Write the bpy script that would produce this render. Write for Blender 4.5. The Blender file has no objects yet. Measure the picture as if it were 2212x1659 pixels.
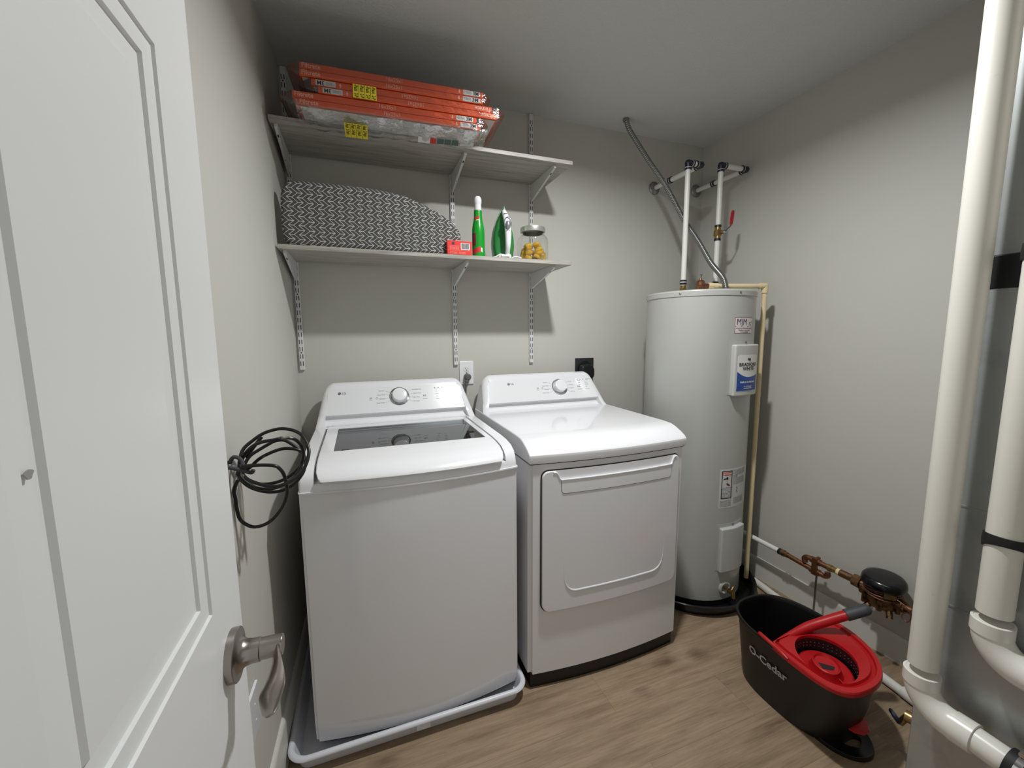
import bpy, bmesh, math, random
from mathutils import Vector, Matrix
random.seed(7)
PI = math.pi
SC = bpy.context.scene
COL = SC.collection

# ------------------------------------------------------------------ camera, world, exposure
def make_camera():
    cam = bpy.data.cameras.new('camera'); co = bpy.data.objects.new('camera', cam); COL.objects.link(co)
    yaw, pitch, roll = math.radians(20.18), math.radians(6.912), math.radians(-0.397)
    fw = Vector((math.sin(yaw)*math.cos(pitch), math.cos(yaw)*math.cos(pitch), -math.sin(pitch)))
    rt = Vector((math.cos(yaw), -math.sin(yaw), 0)); up = rt.cross(fw)
    r2 = rt*math.cos(roll)+up*math.sin(roll); u2 = -rt*math.sin(roll)+up*math.cos(roll)
    M = Matrix((r2, u2, -fw)).transposed().to_4x4(); M.translation = Vector((0, -2.06, 1.335))
    co.matrix_world = M
    cam.sensor_fit = 'HORIZONTAL'; cam.sensor_width = 36.0; cam.lens = 36.0*889.2/2212
    cam.clip_start = 0.02
    SC.camera = co
make_camera()
W = bpy.data.worlds.new('world'); SC.world = W; W.use_nodes = True
W.node_tree.nodes['Background'].inputs[0].default_value = (1.0, 0.99, 0.97, 1)
W.node_tree.nodes['Background'].inputs[1].default_value = 0.54      # soft hall light through the doorway
vs = SC.view_settings
vs.view_transform = 'Standard'; vs.look = 'None'; vs.gamma = 1.0; vs.use_curve_mapping = False
vs.exposure = -0.08
LAMP_W = 24.0
LAMP_POS = (0.80, -1.05, 2.437)

# ------------------------------------------------------------------ materials
def lin(c):
    c /= 255.0
    return c/12.92 if c <= 0.04045 else ((c+0.055)/1.055)**2.4
def rgb(r, g, b): return (lin(r), lin(g), lin(b), 1)
class NT:
    def __init__(s, name):
        s.m = bpy.data.materials.new(name); s.m.use_nodes = True; s.t = s.m.node_tree
        s.b = s.t.nodes['Principled BSDF']; s.out = s.t.nodes['Material Output']
    def n(s, typ, **kw):
        x = s.t.nodes.new(typ)
        for k, v in kw.items(): setattr(x, k, v)
        return x
    def l(s, a, b): s.t.links.new(a, b)
    def math(s, op, a, b=None, c=None):
        x = s.n('ShaderNodeMath', operation=op)
        for i, v in enumerate((a, b, c)):
            if v is None: continue
            if isinstance(v, (int, float)): x.inputs[i].default_value = v
            else: s.l(v, x.inputs[i])
        return x.outputs[0]
    def coord(s, scale=(1, 1, 1), loc=(0, 0, 0)):
        tc = s.n('ShaderNodeTexCoord'); mp = s.n('ShaderNodeMapping'); s.l(tc.outputs['Object'], mp.inputs[0])
        mp.inputs['Scale'].default_value = scale; mp.inputs['Location'].default_value = loc
        return mp.outputs[0]
    def noise(s, vec, scale, detail=4, rough=0.5):
        x = s.n('ShaderNodeTexNoise'); s.l(vec, x.inputs['Vector'])
        x.inputs['Scale'].default_value = scale; x.inputs['Detail'].default_value = detail; x.inputs['Roughness'].default_value = rough
        return x.outputs['Fac']
    def ramp(s, fac, stops):
        x = s.n('ShaderNodeValToRGB'); e = x.color_ramp.elements
        while len(e) < len(stops): e.new(0.5)
        for i, (p, c) in enumerate(stops): e[i].position = p; e[i].color = c
        s.l(fac, x.inputs[0]); return x.outputs[0]
    def mix(s, fac, a, b, mode='MIX'):
        x = s.n('ShaderNodeMix', data_type='RGBA', blend_type=mode)
        for i, v in ((0, fac), (6, a), (7, b)):
            if isinstance(v, (int, float)): x.inputs[i].default_value = v
            elif isinstance(v, tuple): x.inputs[i].default_value = v
            else: s.l(v, x.inputs[i])
        return x.outputs[2]
    def bump(s, h, strength, dist=0.001):
        x = s.n('ShaderNodeBump'); x.inputs['Strength'].default_value = strength; x.inputs['Distance'].default_value = dist
        s.l(h, x.inputs['Height']); s.l(x.outputs[0], s.b.inputs['Normal'])
    def set(s, **kw):
        for k, v in kw.items(): s.b.inputs[k.replace('_', ' ')].default_value = v
def simple(name, col, rough=0.5, metal=0.0, coat=0.0, bump=None, var=None, spec=0.5, **kw):
    N = NT(name); N.set(Base_Color=col, Roughness=rough, Metallic=metal); N.b.inputs['Coat Weight'].default_value = coat
    N.b.inputs['Coat Roughness'].default_value = 0.05
    N.b.inputs['Specular IOR Level'].default_value = spec
    if bump: N.bump(N.noise(N.coord(), bump[0], 3), bump[1], bump[2])
    if var:   # wear and grime with a shape of its own: (scale, colour, threshold)
        f = N.noise(N.coord(), var[0], 5, 0.6)
        N.l(N.mix(N.ramp(f, [(var[2], (0, 0, 0, 1)), (var[2]+0.12, (1, 1, 1, 1))]), col, var[1]), N.b.inputs['Base Color'])
    for k, v in kw.items(): N.b.inputs[k.replace('_', ' ')].default_value = v
    return N.m
M = {}
M['wall'] = simple('painted_wall', rgb(195, 193, 185), 0.75, bump=(220, 0.25, 0.0006))
M['ceiling'] = simple('textured_ceiling', rgb(203, 203, 201), 0.85, bump=(150, 0.7, 0.0035))
M['trim'] = simple('trim_white', rgb(214, 213, 206), 0.4)
M['door'] = simple('door_white', rgb(224, 225, 224), 0.42, bump=(300, 0.06, 0.0005), var=(2.3, rgb(206, 206, 204), 0.70))
M['enamel'] = simple('white_enamel', rgb(228, 228, 231), 0.22, coat=0.5, bump=(900, 0.03, 0.0002))
M['white_plastic'] = simple('white_plastic', rgb(232, 232, 235), 0.18, coat=0.4)
M['white_satin'] = simple('white_satin', rgb(226, 226, 226), 0.4)
M['panel'] = simple('panel_white', rgb(230, 231, 233), 0.16, coat=0.6)
M['print'] = simple('grey_print', rgb(105, 108, 115), 0.5)
M['dark_print'] = simple('dark_print', rgb(60, 60, 64), 0.5)
M['chrome'] = simple('chrome', rgb(205, 205, 208), 0.1, 1.0)
M['black'] = simple('black_plastic', rgb(18, 18, 20), 0.42)
M['black_soft'] = simple('black_rubber', rgb(22, 22, 24), 0.6)
M['black_gloss'] = simple('black_gloss', rgb(17, 18, 21), 0.22)
M['tank'] = simple('tank_grey', rgb(176, 177, 172), 0.3, coat=0.25, bump=(60, 0.05, 0.0008))
M['tank_cover'] = simple('tank_cover_grey', rgb(190, 191, 187), 0.35)
M['paper'] = simple('paper_white', rgb(225, 224, 220), 0.5)
M['paper_grey'] = simple('paper_grey', rgb(205, 204, 201), 0.5)
M['pinkish'] = simple('pale_sticker', rgb(222, 214, 212), 0.5)
M['maroon'] = simple('maroon_ink', rgb(128, 40, 50), 0.5)
M['navy'] = simple('navy_ink', rgb(38, 38, 80), 0.5)
M['blue'] = simple('blue_label', rgb(28, 72, 150), 0.4)
M['redink'] = simple('red_ink', rgb(200, 48, 48), 0.5)
M['ink'] = simple('black_ink', rgb(28, 28, 30), 0.5)
M['cpvc'] = simple('cpvc_cream', rgb(218, 200, 160), 0.4, var=(14, rgb(170, 140, 95), 0.66))
M['pex'] = simple('white_pipe', rgb(226, 225, 219), 0.35)
M['pvc'] = simple('vent_pvc', rgb(220, 217, 208), 0.35, var=(26, rgb(150, 140, 125), 0.70))
M['pvc2'] = simple('fitting_pvc', rgb(222, 220, 212), 0.28, var=(30, rgb(170, 155, 140), 0.68))
M['navyring'] = simple('navy_ring', rgb(28, 30, 44), 0.35)
M['brass'] = simple('brass', rgb(170, 142, 98), 0.34, 1.0, var=(40, rgb(112, 84, 56), 0.55))
M['brass_dull'] = simple('aged_brass', rgb(132, 102, 74), 0.45, 1.0, var=(50, rgb(84, 60, 44), 0.5))
M['copper'] = simple('copper', rgb(152, 108, 84), 0.42, 1.0, var=(45, rgb(100, 66, 50), 0.55))
M['copper_wire'] = simple('copper_wire', rgb(140, 94, 84), 0.4, 0.7)
M['cream'] = simple('cream_tape', rgb(226, 212, 160), 0.5)
M['steel'] = simple('steel', rgb(150, 150, 152), 0.3, 1.0)
M['galv'] = simple('galvanised', rgb(172, 175, 174), 0.33, 0.5, var=(9, rgb(160, 164, 164), 0.5))
M['conduit'] = simple('conduit_metal', rgb(150, 152, 150), 0.33, 1.0)
M['nickel'] = simple('brushed_nickel', rgb(158, 152, 146), 0.3, 1.0, bump=(700, 0.06, 0.0003))
M['red_plastic'] = simple('red_plastic', rgb(178, 20, 26), 0.33)
M['red_valve'] = simple('red_valve', rgb(158, 26, 36), 0.4)
M['bucket'] = simple('bucket_black', rgb(9, 9, 10), 0.42, bump=(500, 0.15, 0.0004))
M['grip'] = simple('grip_grey', rgb(62, 64, 68), 0.55)
M['logo_grey'] = simple('logo_grey', rgb(178, 178, 180), 0.5)
M['standard'] = simple('standard_white', rgb(216, 216, 214), 0.38)
M['slot'] = simple('slot_dark', rgb(24, 24, 24), 0.7)
M['orange'] = simple('orange_card', rgb(226, 92, 40), 0.6)
M['media'] = simple('filter_media', rgb(205, 205, 200), 0.9, bump=(260, 0.5, 0.002))
M['peach'] = simple('pale_lettering', rgb(244, 196, 172), 0.5)
M['yellow'] = simple('yellow_sticker', rgb(228, 208, 48), 0.45)
M['green'] = simple('green_plastic', rgb(24, 150, 44), 0.28)
M['iron_green'] = simple('iron_green', rgb(42, 120, 62), 0.22, coat=0.4, Alpha=1.0)
M['iron_pale'] = simple('iron_pale_green', rgb(168, 200, 172), 0.25)
M['iron_grey'] = simple('iron_dial_grey', rgb(130, 133, 136), 0.25, 0.3)
M['red_box'] = simple('red_card', rgb(226, 44, 38), 0.5)
M['lid_metal'] = simple('lid_metal', rgb(200, 198, 192), 0.33, 0.75)
M['cable'] = simple('black_cable', rgb(20, 20, 23), 0.35, var=(26, rgb(190, 184, 176), 0.64))
M['tape'] = simple('grey_tape', rgb(70, 71, 74), 0.8)
M['panwhite'] = simple('pan_white', rgb(214, 215, 222), 0.35)
M['plug_grey'] = simple('plug_grey', rgb(92, 92, 92), 0.5)
M['outlet_black'] = simple('outlet_black', rgb(40, 42, 44), 0.25)
M['bluegrip'] = simple('blue_grip', rgb(30, 30, 62), 0.45)
M['pod'] = simple('pod_yellow', rgb(238, 186, 52), 0.15, coat=0.5, Subsurface_Weight=0.3)
M['pod_w'] = simple('pod_white', rgb(238, 226, 190), 0.2, coat=0.4)
def glass(name, col, rough=0.0):
    N = NT(name); N.set(Base_Color=col, Roughness=rough, IOR=1.45); N.b.inputs['Transmission Weight'].default_value = 1.0
    return N.m
M['tub_grey'] = simple('tub_grey', rgb(186, 190, 192), 0.35, 0.3)
M['scuff'] = simple('scuff_grey', rgb(150, 148, 146), 0.7)
M['jar'] = glass('jar_glass', (0.97, 0.98, 0.97, 1))
def film(name, alpha, rough):
    N = NT(name); tr = N.n('ShaderNodeBsdfTransparent'); gl = N.n('ShaderNodeBsdfGlossy'); mx = N.n('ShaderNodeMixShader')
    tr.inputs[0].default_value = (0.96, 0.96, 0.96, 1); gl.inputs['Color'].default_value = (1, 1, 1, 1); gl.inputs['Roughness'].default_value = rough
    lw = N.n('ShaderNodeLayerWeight'); lw.inputs[0].default_value = 0.35
    bp = N.n('ShaderNodeBump'); bp.inputs['Strength'].default_value = 0.8; bp.inputs['Distance'].default_value = 0.006
    N.l(N.noise(N.coord((1, 1, 2.2)), 26, 3, 0.6), bp.inputs['Height']); N.l(bp.outputs[0], gl.inputs['Normal']); N.l(bp.outputs[0], lw.inputs['Normal'])
    f = N.math('MULTIPLY_ADD', lw.outputs['Fresnel'], 0.6, alpha)
    N.l(f, mx.inputs[0]); N.l(tr.outputs[0], mx.inputs[1]); N.l(gl.outputs[0], mx.inputs[2]); N.l(mx.outputs[0], N.out.inputs[0])
    return N.m
M['film'] = film('plastic_film', 0.05, 0.12); M['film_milky'] = film('milky_film', 0.22, 0.2); M['panel_green'] = simple('panel_green', rgb(70, 96, 84), 0.5)
def pane():
    N = NT('tinted_pane'); tr = N.n('ShaderNodeBsdfTransparent'); gl = N.n('ShaderNodeBsdfGlossy'); mx = N.n('ShaderNodeMixShader')
    tr.inputs[0].default_value = (0.90, 0.935, 0.935, 1); gl.inputs['Roughness'].default_value = 0.015
    fr = N.n('ShaderNodeFresnel'); fr.inputs[0].default_value = 1.8
    N.l(fr.outputs[0], mx.inputs[0]); N.l(tr.outputs[0], mx.inputs[1]); N.l(gl.outputs[0], mx.inputs[2]); N.l(mx.outputs[0], N.out.inputs[0])
    return N.m
M['pane'] = pane()
def emis(name, col, s):
    N = NT(name); N.set(Base_Color=col); N.b.inputs['Emission Color'].default_value = col; N.b.inputs['Emission Strength'].default_value = s
    return N.m
M['diffuser'] = emis('lamp_diffuser', (1, 0.98, 0.95, 1), 3.0)
def floor_mat():
    N = NT('vinyl_plank'); tc = N.n('ShaderNodeTexCoord'); sp = N.n('ShaderNodeSeparateXYZ'); N.l(tc.outputs['Object'], sp.inputs[0])
    x, y = sp.outputs[0], sp.outputs[1]
    PW, PL = 0.18, 1.22
    yr = N.math('DIVIDE', N.math('ADD', y, 0.956), PW); row = N.math('FLOOR', yr); fy = N.math('FRACT', yr)
    wn = N.n('ShaderNodeTexWhiteNoise', noise_dimensions='1D'); N.l(row, wn.inputs['W'])
    xr = N.math('ADD', N.math('DIVIDE', N.math('SUBTRACT', x, 1.243), PL), N.math('MULTIPLY', N.math('ABSOLUTE', N.math('ADD', row, 1.0)), 0.37))
    cx = N.math('FLOOR', xr); fx = N.math('FRACT', xr)
    wn2 = N.n('ShaderNodeTexWhiteNoise', noise_dimensions='2D'); cb = N.n('ShaderNodeCombineXYZ'); N.l(row, cb.inputs[0]); N.l(cx, cb.inputs[1]); N.l(cb.outputs[0], wn2.inputs['Vector'])
    pid = wn2.outputs['Value']
    cv = N.n('ShaderNodeCombineXYZ'); N.l(N.math('MULTIPLY', x, 1.0), cv.inputs[0]); N.l(N.math('MULTIPLY', y, 7.0), cv.inputs[1]); N.l(N.math('MULTIPLY', pid, 37.0), cv.inputs[2])
    g1 = N.noise(cv.outputs[0], 3.2, 7, 0.62)
    cv2 = N.n('ShaderNodeCombineXYZ'); N.l(N.math('MULTIPLY', x, 2.0), cv2.inputs[0]); N.l(N.math('MULTIPLY', y, 55.0), cv2.inputs[1]); N.l(N.math('MULTIPLY', pid, 11.0), cv2.inputs[2])
    g2 = N.noise(cv2.outputs[0], 3.0, 4, 0.6)
    base = N.ramp(g1, [(0.28, rgb(104, 84, 65)), (0.45, rgb(140, 119, 96)), (0.58, rgb(160, 139, 114)), (0.75, rgb(134, 111, 88))])
    base = N.mix(0.35, base, N.ramp(g2, [(0.3, rgb(110, 88, 66)), (0.7, rgb(170, 148, 121))]))
    tint = N.math('MULTIPLY_ADD', pid, 0.20, 0.86); tt = N.n('ShaderNodeCombineColor')
    for i in range(3): N.l(tint, tt.inputs[i])
    base = N.mix(1.0, base, tt.outputs[0], 'MULTIPLY')
    # knots
    vo = N.n('ShaderNodeTexVoronoi'); cv3 = N.n('ShaderNodeCombineXYZ'); N.l(N.math('MULTIPLY', x, 2.6), cv3.inputs[0]); N.l(N.math('MULTIPLY', y, 5.6), cv3.inputs[1])
    N.l(cv3.outputs[0], vo.inputs['Vector']); vo.inputs['Scale'].default_value = 1.0
    kd = N.math('ADD', vo.outputs['Distance'], N.math('MULTIPLY', N.math('SUBTRACT', g1, 0.5), 0.35))
    kn = N.ramp(kd, [(0.04, (1, 1, 1, 1)), (0.19, (0, 0, 0, 1))])
    base = N.mix(N.math('MULTIPLY', kn, 0.7), base, rgb(74, 52, 36))
    seam = N.math('MINIMUM', N.math('MINIMUM', fy, N.math('SUBTRACT', 1.0, fy)), N.math('MULTIPLY', N.math('MINIMUM', fx, N.math('SUBTRACT', 1.0, fx)), PL/PW))
    sm = N.ramp(seam, [(0.002, (0.72, 0.70, 0.68, 1)), (0.008, (1, 1, 1, 1))])
    base = N.mix(1.0, base, sm, 'MULTIPLY')
    N.l(base, N.b.inputs['Base Color']); N.set(Roughness=0.48)
    N.bump(N.math('ADD', N.math('MULTIPLY', g2, 0.5), sm), 0.25, 0.0008)
    return N.m
M['floor'] = floor_mat()
def shelf_mat():
    N = NT('grey_wood_laminate'); v = N.coord((0.9, 12, 12)); g = N.noise(v, 4.0, 6, 0.65); v2 = N.coord((2.5, 60, 60)); h = N.noise(v2, 4.0, 3)
    c = N.ramp(g, [(0.30, rgb(112, 108, 102)), (0.48, rgb(164, 160, 152)), (0.62, rgb(184, 180, 171)), (0.75, rgb(150, 146, 138))])
    c = N.mix(0.3, c, N.ramp(h, [(0.3, rgb(120, 116, 110)), (0.7, rgb(198, 194, 184))]))
    N.l(c, N.b.inputs['Base Color']); N.set(Roughness=0.5); return N.m
M['shelf'] = shelf_mat()
def chevron_mat():
    N = NT('chevron_cloth'); tc = N.n('ShaderNodeTexCoord'); sp = N.n('ShaderNodeSeparateXYZ'); N.l(tc.outputs['Object'], sp.inputs[0])
    x, z = sp.outputs[0], sp.outputs[2]; h, A, P, w = 0.0167, 0.0200, 0.0175, 0.0022
    zz = N.math('ADD', N.math('ADD', z, 1.0), N.math('MULTIPLY', x, 0.02)); xx = N.math('ADD', x, 1.0)
    tri = N.math('PINGPONG', zz, h)
    v = N.math('DIVIDE', N.math('SUBTRACT', xx, N.math('MULTIPLY', tri, A/h)), P)
    fv = N.math('FRACT', v); iv = N.math('FLOOR', v)
    d = N.math('MINIMUM', fv, N.math('SUBTRACT', 1.0, fv))
    zig = N.math('LESS_THAN', d, w*0.62/P)
    par = N.math('FLOORED_MODULO', iv, 2.0)
    top = N.math('LESS_THAN', tri, w*0.55); bot = N.math('GREATER_THAN', tri, h-w*0.55)
    hl = N.math('ADD', N.math('MULTIPLY', top, par), N.math('MULTIPLY', bot, N.math('SUBTRACT', 1.0, par)))
    f = N.math('MINIMUM', N.math('ADD', zig, hl), 1.0)
    N.l(N.mix(f, rgb(74, 74, 73), rgb(196, 195, 190)), N.b.inputs['Base Color']); N.set(Roughness=0.85)
    return N.m
M['chevron'] = chevron_mat()

# ------------------------------------------------------------------ mesh helpers
def merge(bm, src, mtx=None):
    me = bpy.data.meshes.new('tmp'); src.to_mesh(me)
    if mtx is not None: me.transform(mtx)
    bm.from_mesh(me); bpy.data.meshes.remove(me); return bm
def box(lo, hi, bev=0.0, seg=2):
    bm = bmesh.new(); bmesh.ops.create_cube(bm, size=1.0)
    for v in bm.verts:
        for i in range(3): v.co[i] = lo[i] if v.co[i] < 0 else hi[i]
    if bev > 0: bmesh.ops.bevel(bm, geom=bm.edges[:], offset=bev, segments=seg, affect='EDGES', profile=0.5)
    return bm
def fr(o, x, y):
    x = Vector(x).normalized(); y = Vector(y).normalized(); z = x.cross(y)
    m = Matrix((x, y, z)).transposed().to_4x4(); m.translation = Vector(o); return m
def prism(poly, mtx=None, depth=0.01, bev=0.0, seg=2, both=True):
    """2D polygon in the frame's xy plane, extruded from z=0 to z=depth"""
    bm = bmesh.new(); vs_ = [bm.verts.new((p[0], p[1], 0)) for p in poly]; f = bm.faces.new(vs_)
    r = bmesh.ops.extrude_face_region(bm, geom=[f]); top = [g for g in r['geom'] if isinstance(g, bmesh.types.BMVert)]
    bmesh.ops.translate(bm, verts=top, vec=(0, 0, depth))
    bmesh.ops.recalc_face_normals(bm, faces=bm.faces[:])
    if bev > 0:
        es = [e for e in bm.edges if (abs(e.verts[0].co.z-e.verts[1].co.z) < 1e-7 and (both or e.verts[0].co.z > depth*0.5))]
        bmesh.ops.bevel(bm, geom=es, offset=bev, segments=seg, affect='EDGES', profile=0.5)
    if mtx is not None: bm.transform(mtx)
    return bm
def rrect(x0, y0, x1, y1, r, n=5):
    if not isinstance(r, (tuple, list)): r = (r,)*4
    out = []
    for (cx, cy, a), q in zip(((x0, y0, PI), (x1, y0, 1.5*PI), (x1, y1, 0), (x0, y1, 0.5*PI)), r):
        cx += q if cx == x0 else -q; cy += q if cy == y0 else -q
        if q < 1e-6: out.append((cx, cy)); continue
        for k in range(n+1):
            t = a+0.5*PI*k/n; out.append((cx+q*math.cos(t), cy+q*math.sin(t)))
    return out
def circ(cx, cy, r, n=24): return [(cx+r*math.cos(2*PI*k/n), cy+r*math.sin(2*PI*k/n)) for k in range(n)]
def lathe(prof, o=(0, 0, 0), axis=(0, 0, 1), n=32, caps=True):
    """profile of (radius, height) around axis"""
    a = Vector(axis).normalized(); u = a.orthogonal().normalized(); w = a.cross(u); o = Vector(o)
    bm = bmesh.new(); rings = []
    for r, h in prof:
        if r < 1e-6: rings.append([bm.verts.new(o+a*h)])
        else: rings.append([bm.verts.new(o+a*h+(u*math.cos(2*PI*k/n)+w*math.sin(2*PI*k/n))*r) for k in range(n)])
    for A, B in zip(rings, rings[1:]):
        for k in range(n):
            k2 = (k+1) % n
            if len(A) == 1 and len(B) == 1: continue
            if len(A) == 1: bm.faces.new((A[0], B[k2], B[k]))
            elif len(B) == 1: bm.faces.new((A[k], A[k2], B[0]))
            else: bm.faces.new((A[k], A[k2], B[k2], B[k]))
    if caps:
        for R_ in (rings[0], rings[-1]):
            if len(R_) > 2: bm.faces.new(R_)
    bmesh.ops.recalc_face_normals(bm, faces=bm.faces[:]); return bm
def cyl(p, q, r, r2=None, n=24, bev=0.0):
    p, q = Vector(p), Vector(q); L = (q-p).length; r2 = r if r2 is None else r2
    pr = [(r, 0), (r2, L)] if bev <= 0 else [(r-bev, 0), (r-bev*0.3, bev*0.3), (r, bev), (r2, L-bev), (r2-bev*0.3, L-bev*0.3), (r2-bev, L)]
    return lathe(pr, p, q-p, n)
def smooth(pts, k=8, closed=False):
    P_ = [Vector(p) for p in pts]; n = len(P_); out = []
    for i in range(n if closed else n-1):
        if closed: a, b, c, d = P_[(i-1) % n], P_[i], P_[(i+1) % n], P_[(i+2) % n]
        else: a, b, c, d = P_[max(i-1, 0)], P_[i], P_[i+1], P_[min(i+2, n-1)]
        for j in range(k):
            t = j/k
            out.append(0.5*((2*b)+(c-a)*t+(2*a-5*b+4*c-d)*t*t+(3*b-a-3*c+d)*t**3))
    if not closed: out.append(P_[-1])
    return out
def tube(pts, r, n=12, closed=False, caps=True):
    pts = [Vector(p) for p in pts]; m = len(pts); bm = bmesh.new()
    T = []
    for i in range(m):
        a = pts[(i-1) % m] if (closed or i > 0) else pts[i]; b = pts[(i+1) % m] if (closed or i < m-1) else pts[i]
        T.append((b-a).normalized())
    u = T[0].orthogonal().normalized(); rings = []
    for i in range(m):
        u = (u-T[i]*u.dot(T[i])).normalized(); w = T[i].cross(u); rr = r[i] if isinstance(r, (list, tuple)) else r
        rings.append([bm.verts.new(pts[i]+(u*math.cos(2*PI*k/n)+w*math.sin(2*PI*k/n))*rr) for k in range(n)])
    for i in range(m if closed else m-1):
        A, B = rings[i], rings[(i+1) % m]
        for k in range(n): bm.faces.new((A[k], A[(k+1) % n], B[(k+1) % n], B[k]))
    if caps and not closed: bm.faces.new(rings[0]); bm.faces.new(rings[-1])
    bmesh.ops.recalc_face_normals(bm, faces=bm.faces[:]); return bm
def loft(rings, caps=True, closed=True):
    bm = bmesh.new(); R_ = [[bm.verts.new(p) for p in r] for r in rings]; n = len(rings[0])
    for A, B in zip(R_, R_[1:]):
        for k in range(n if closed else n-1): bm.faces.new((A[k], A[(k+1) % n], B[(k+1) % n], B[k]))
    if caps: bm.faces.new(R_[0]); bm.faces.new(R_[-1])
    bmesh.ops.recalc_face_normals(bm, faces=bm.faces[:]); return bm
def join(*bms):
    o = bmesh.new()
    for b in bms: merge(o, b); b.free()
    return o
def text(s, size, mtx, align='LEFT', depth=0.0004, bold=0.0, xs=1.0):
    cu = bpy.data.curves.new('t', 'FONT'); cu.body = s; cu.size = size; cu.align_x = align; cu.align_y = 'CENTER'
    cu.extrude = depth/2; cu.offset = bold; cu.resolution_u = 3
    ob = bpy.data.objects.new('t', cu); COL.objects.link(ob); bpy.context.view_layer.update()
    me = bpy.data.meshes.new_from_object(ob.evaluated_get(bpy.context.evaluated_depsgraph_get()))
    bpy.data.objects.remove(ob); bpy.data.curves.remove(cu)
    me.transform(Matrix.Diagonal((xs, 1, 1, 1))); me.transform(mtx)
    bm = bmesh.new(); bm.from_mesh(me); bpy.data.meshes.remove(me); return bm
def subdivide_x(bm, x0, x1, n, axis=0):
    for k in range(1, n):
        x = x0+(x1-x0)*k/n; co = [0, 0, 0]; co[axis] = x; no = [0, 0, 0]; no[axis] = 1
        bmesh.ops.bisect_plane(bm, geom=bm.verts[:]+bm.edges[:]+bm.faces[:], plane_co=co, plane_no=no)
    return bm
def bulge(bm, cx, half, b, yfull, yzero):
    """push towards -y by b at the middle, nothing at the sides; fades from yfull to yzero"""
    for v in bm.verts:
        t = (v.co.x-cx)/half; k = max(0.0, 1-t*t); f = min(1.0, max(0.0, (yzero-v.co.y)/(yzero-yfull)))
        v.co.y -= b*k*f
    return bm

# ------------------------------------------------------------------ objects
def wloc(o):
    p = Vector((0, 0, 0))
    while o is not None: p += o.location; o = o.parent
    return p
def obj(name, bms, mat=None, parent=None, origin=None, sharp=35):
    """ONE mesh object; bms is one bmesh or a list of (bmesh, material)"""
    if not isinstance(bms, list): bms = [(bms, mat)]
    tot = bmesh.new(); mats = []
    for b, m_ in bms:
        if m_ not in mats: mats.append(m_)
        for f in b.faces: f.material_index = mats.index(m_)
        merge(tot, b); b.free()
    me = bpy.data.meshes.new(name); tot.to_mesh(me); tot.free()
    for m_ in mats: me.materials.append(M[m_])
    if parent is not None: o_ = wloc(parent)
    elif origin is not None: o_ = Vector(origin)
    else:
        c = [v.co for v in me.vertices]; lo = [min(p[i] for p in c) for i in range(3)]; hi = [max(p[i] for p in c) for i in range(3)]
        o_ = Vector(((lo[0]+hi[0])/2, (lo[1]+hi[1])/2, lo[2]))
    me.transform(Matrix.Translation(-o_))
    for p in me.polygons: p.use_smooth = True
    me.set_sharp_from_angle(angle=math.radians(sharp))
    o = bpy.data.objects.new(name, me); COL.objects.link(o)
    wn = o.modifiers.new('weighted_normals', 'WEIGHTED_NORMAL'); wn.keep_sharp = True; wn.weight = 80
    if parent is not None: o.parent = parent
    else: o.location = o_
    return o
def tag(o, label, cat, group=None, kind=None):
    o['label'] = label; o['category'] = cat
    if group: o['group'] = group
    if kind: o['kind'] = kind
    return o
def thing(name, label, cat, loc=(0, 0, 0), group=None):
    o = bpy.data.objects.new(name, None); o.empty_display_size = 0.05; COL.objects.link(o); o.location = loc
    return tag(o, label, cat, group)
def struct(name, bm, mat, origin=(0, 0, 0), **kw):
    o = obj(name, bm, mat, origin=origin, **kw); o['kind'] = 'structure'; return o
def copy_tree(o, parent=None):
    c = o.copy(); COL.objects.link(c)
    if parent is not None: c.parent = parent
    for ch in list(o.children): copy_tree(ch, c)
    return c
def boolean(bm, cutter, op='DIFFERENCE'):
    """cut one bmesh by another, returns a new bmesh"""
    me1 = bpy.data.meshes.new('a'); bm.to_mesh(me1); me2 = bpy.data.meshes.new('b'); cutter.to_mesh(me2); bm.free(); cutter.free()
    a = bpy.data.objects.new('a', me1); b = bpy.data.objects.new('b', me2); COL.objects.link(a); COL.objects.link(b)
    m_ = a.modifiers.new('x', 'BOOLEAN'); m_.object = b; m_.operation = op; m_.solver = 'EXACT'
    bpy.context.view_layer.update()
    me = bpy.data.meshes.new_from_object(a.evaluated_get(bpy.context.evaluated_depsgraph_get()))
    for o_ in (a, b): bpy.data.objects.remove(o_)
    out = bmesh.new(); out.from_mesh(me)
    for q in (me, me1, me2): bpy.data.meshes.remove(q)
    return out

def T(x, y, z=0): return Matrix.Translation((x, y, z))
# ------------------------------------------------------------------ room shell
H = 2.437; XR = 1.994; YF = -2.25
def lx(y): return -0.265+0.027*y          # the left wall is a little out of square
struct('floor', box((-0.5, YF-0.1, -0.06), (XR+0.1, 0.1, 0)), 'floor')
struct('ceiling', box((-0.5, YF-0.1, H), (XR+0.1, 0.1, H+0.06)), 'ceiling')
struct('wall_back', box((-0.5, 0, 0), (XR+0.1, 0.1, H)), 'wall')
struct('wall_right', box((XR, YF, 0), (XR+0.1, 0, H)), 'wall')
struct('wall_left', prism([(lx(0), 0), (-0.5, 0), (-0.5, YF), (lx(YF), YF)], None, H), 'wall')
fw = join(box((-0.5, YF-0.1, 0), (-0.17, YF, H)), box((0.66, YF-0.1, 0), (XR+0.1, YF, H)), box((-0.17, YF-0.1, 2.06), (0.66, YF, H)))
struct('wall_front', fw, 'wall')
bbp = [(0, 0), (0.014, 0), (0.014, 0.098), (0.011, 0.107), (0.006, 0.112), (0, 0.112)]
struct('baseboard_right', prism(bbp, fr((XR, YF, 0), (-1, 0, 0), (0, 0, 1)), abs(YF)), 'trim')
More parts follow.
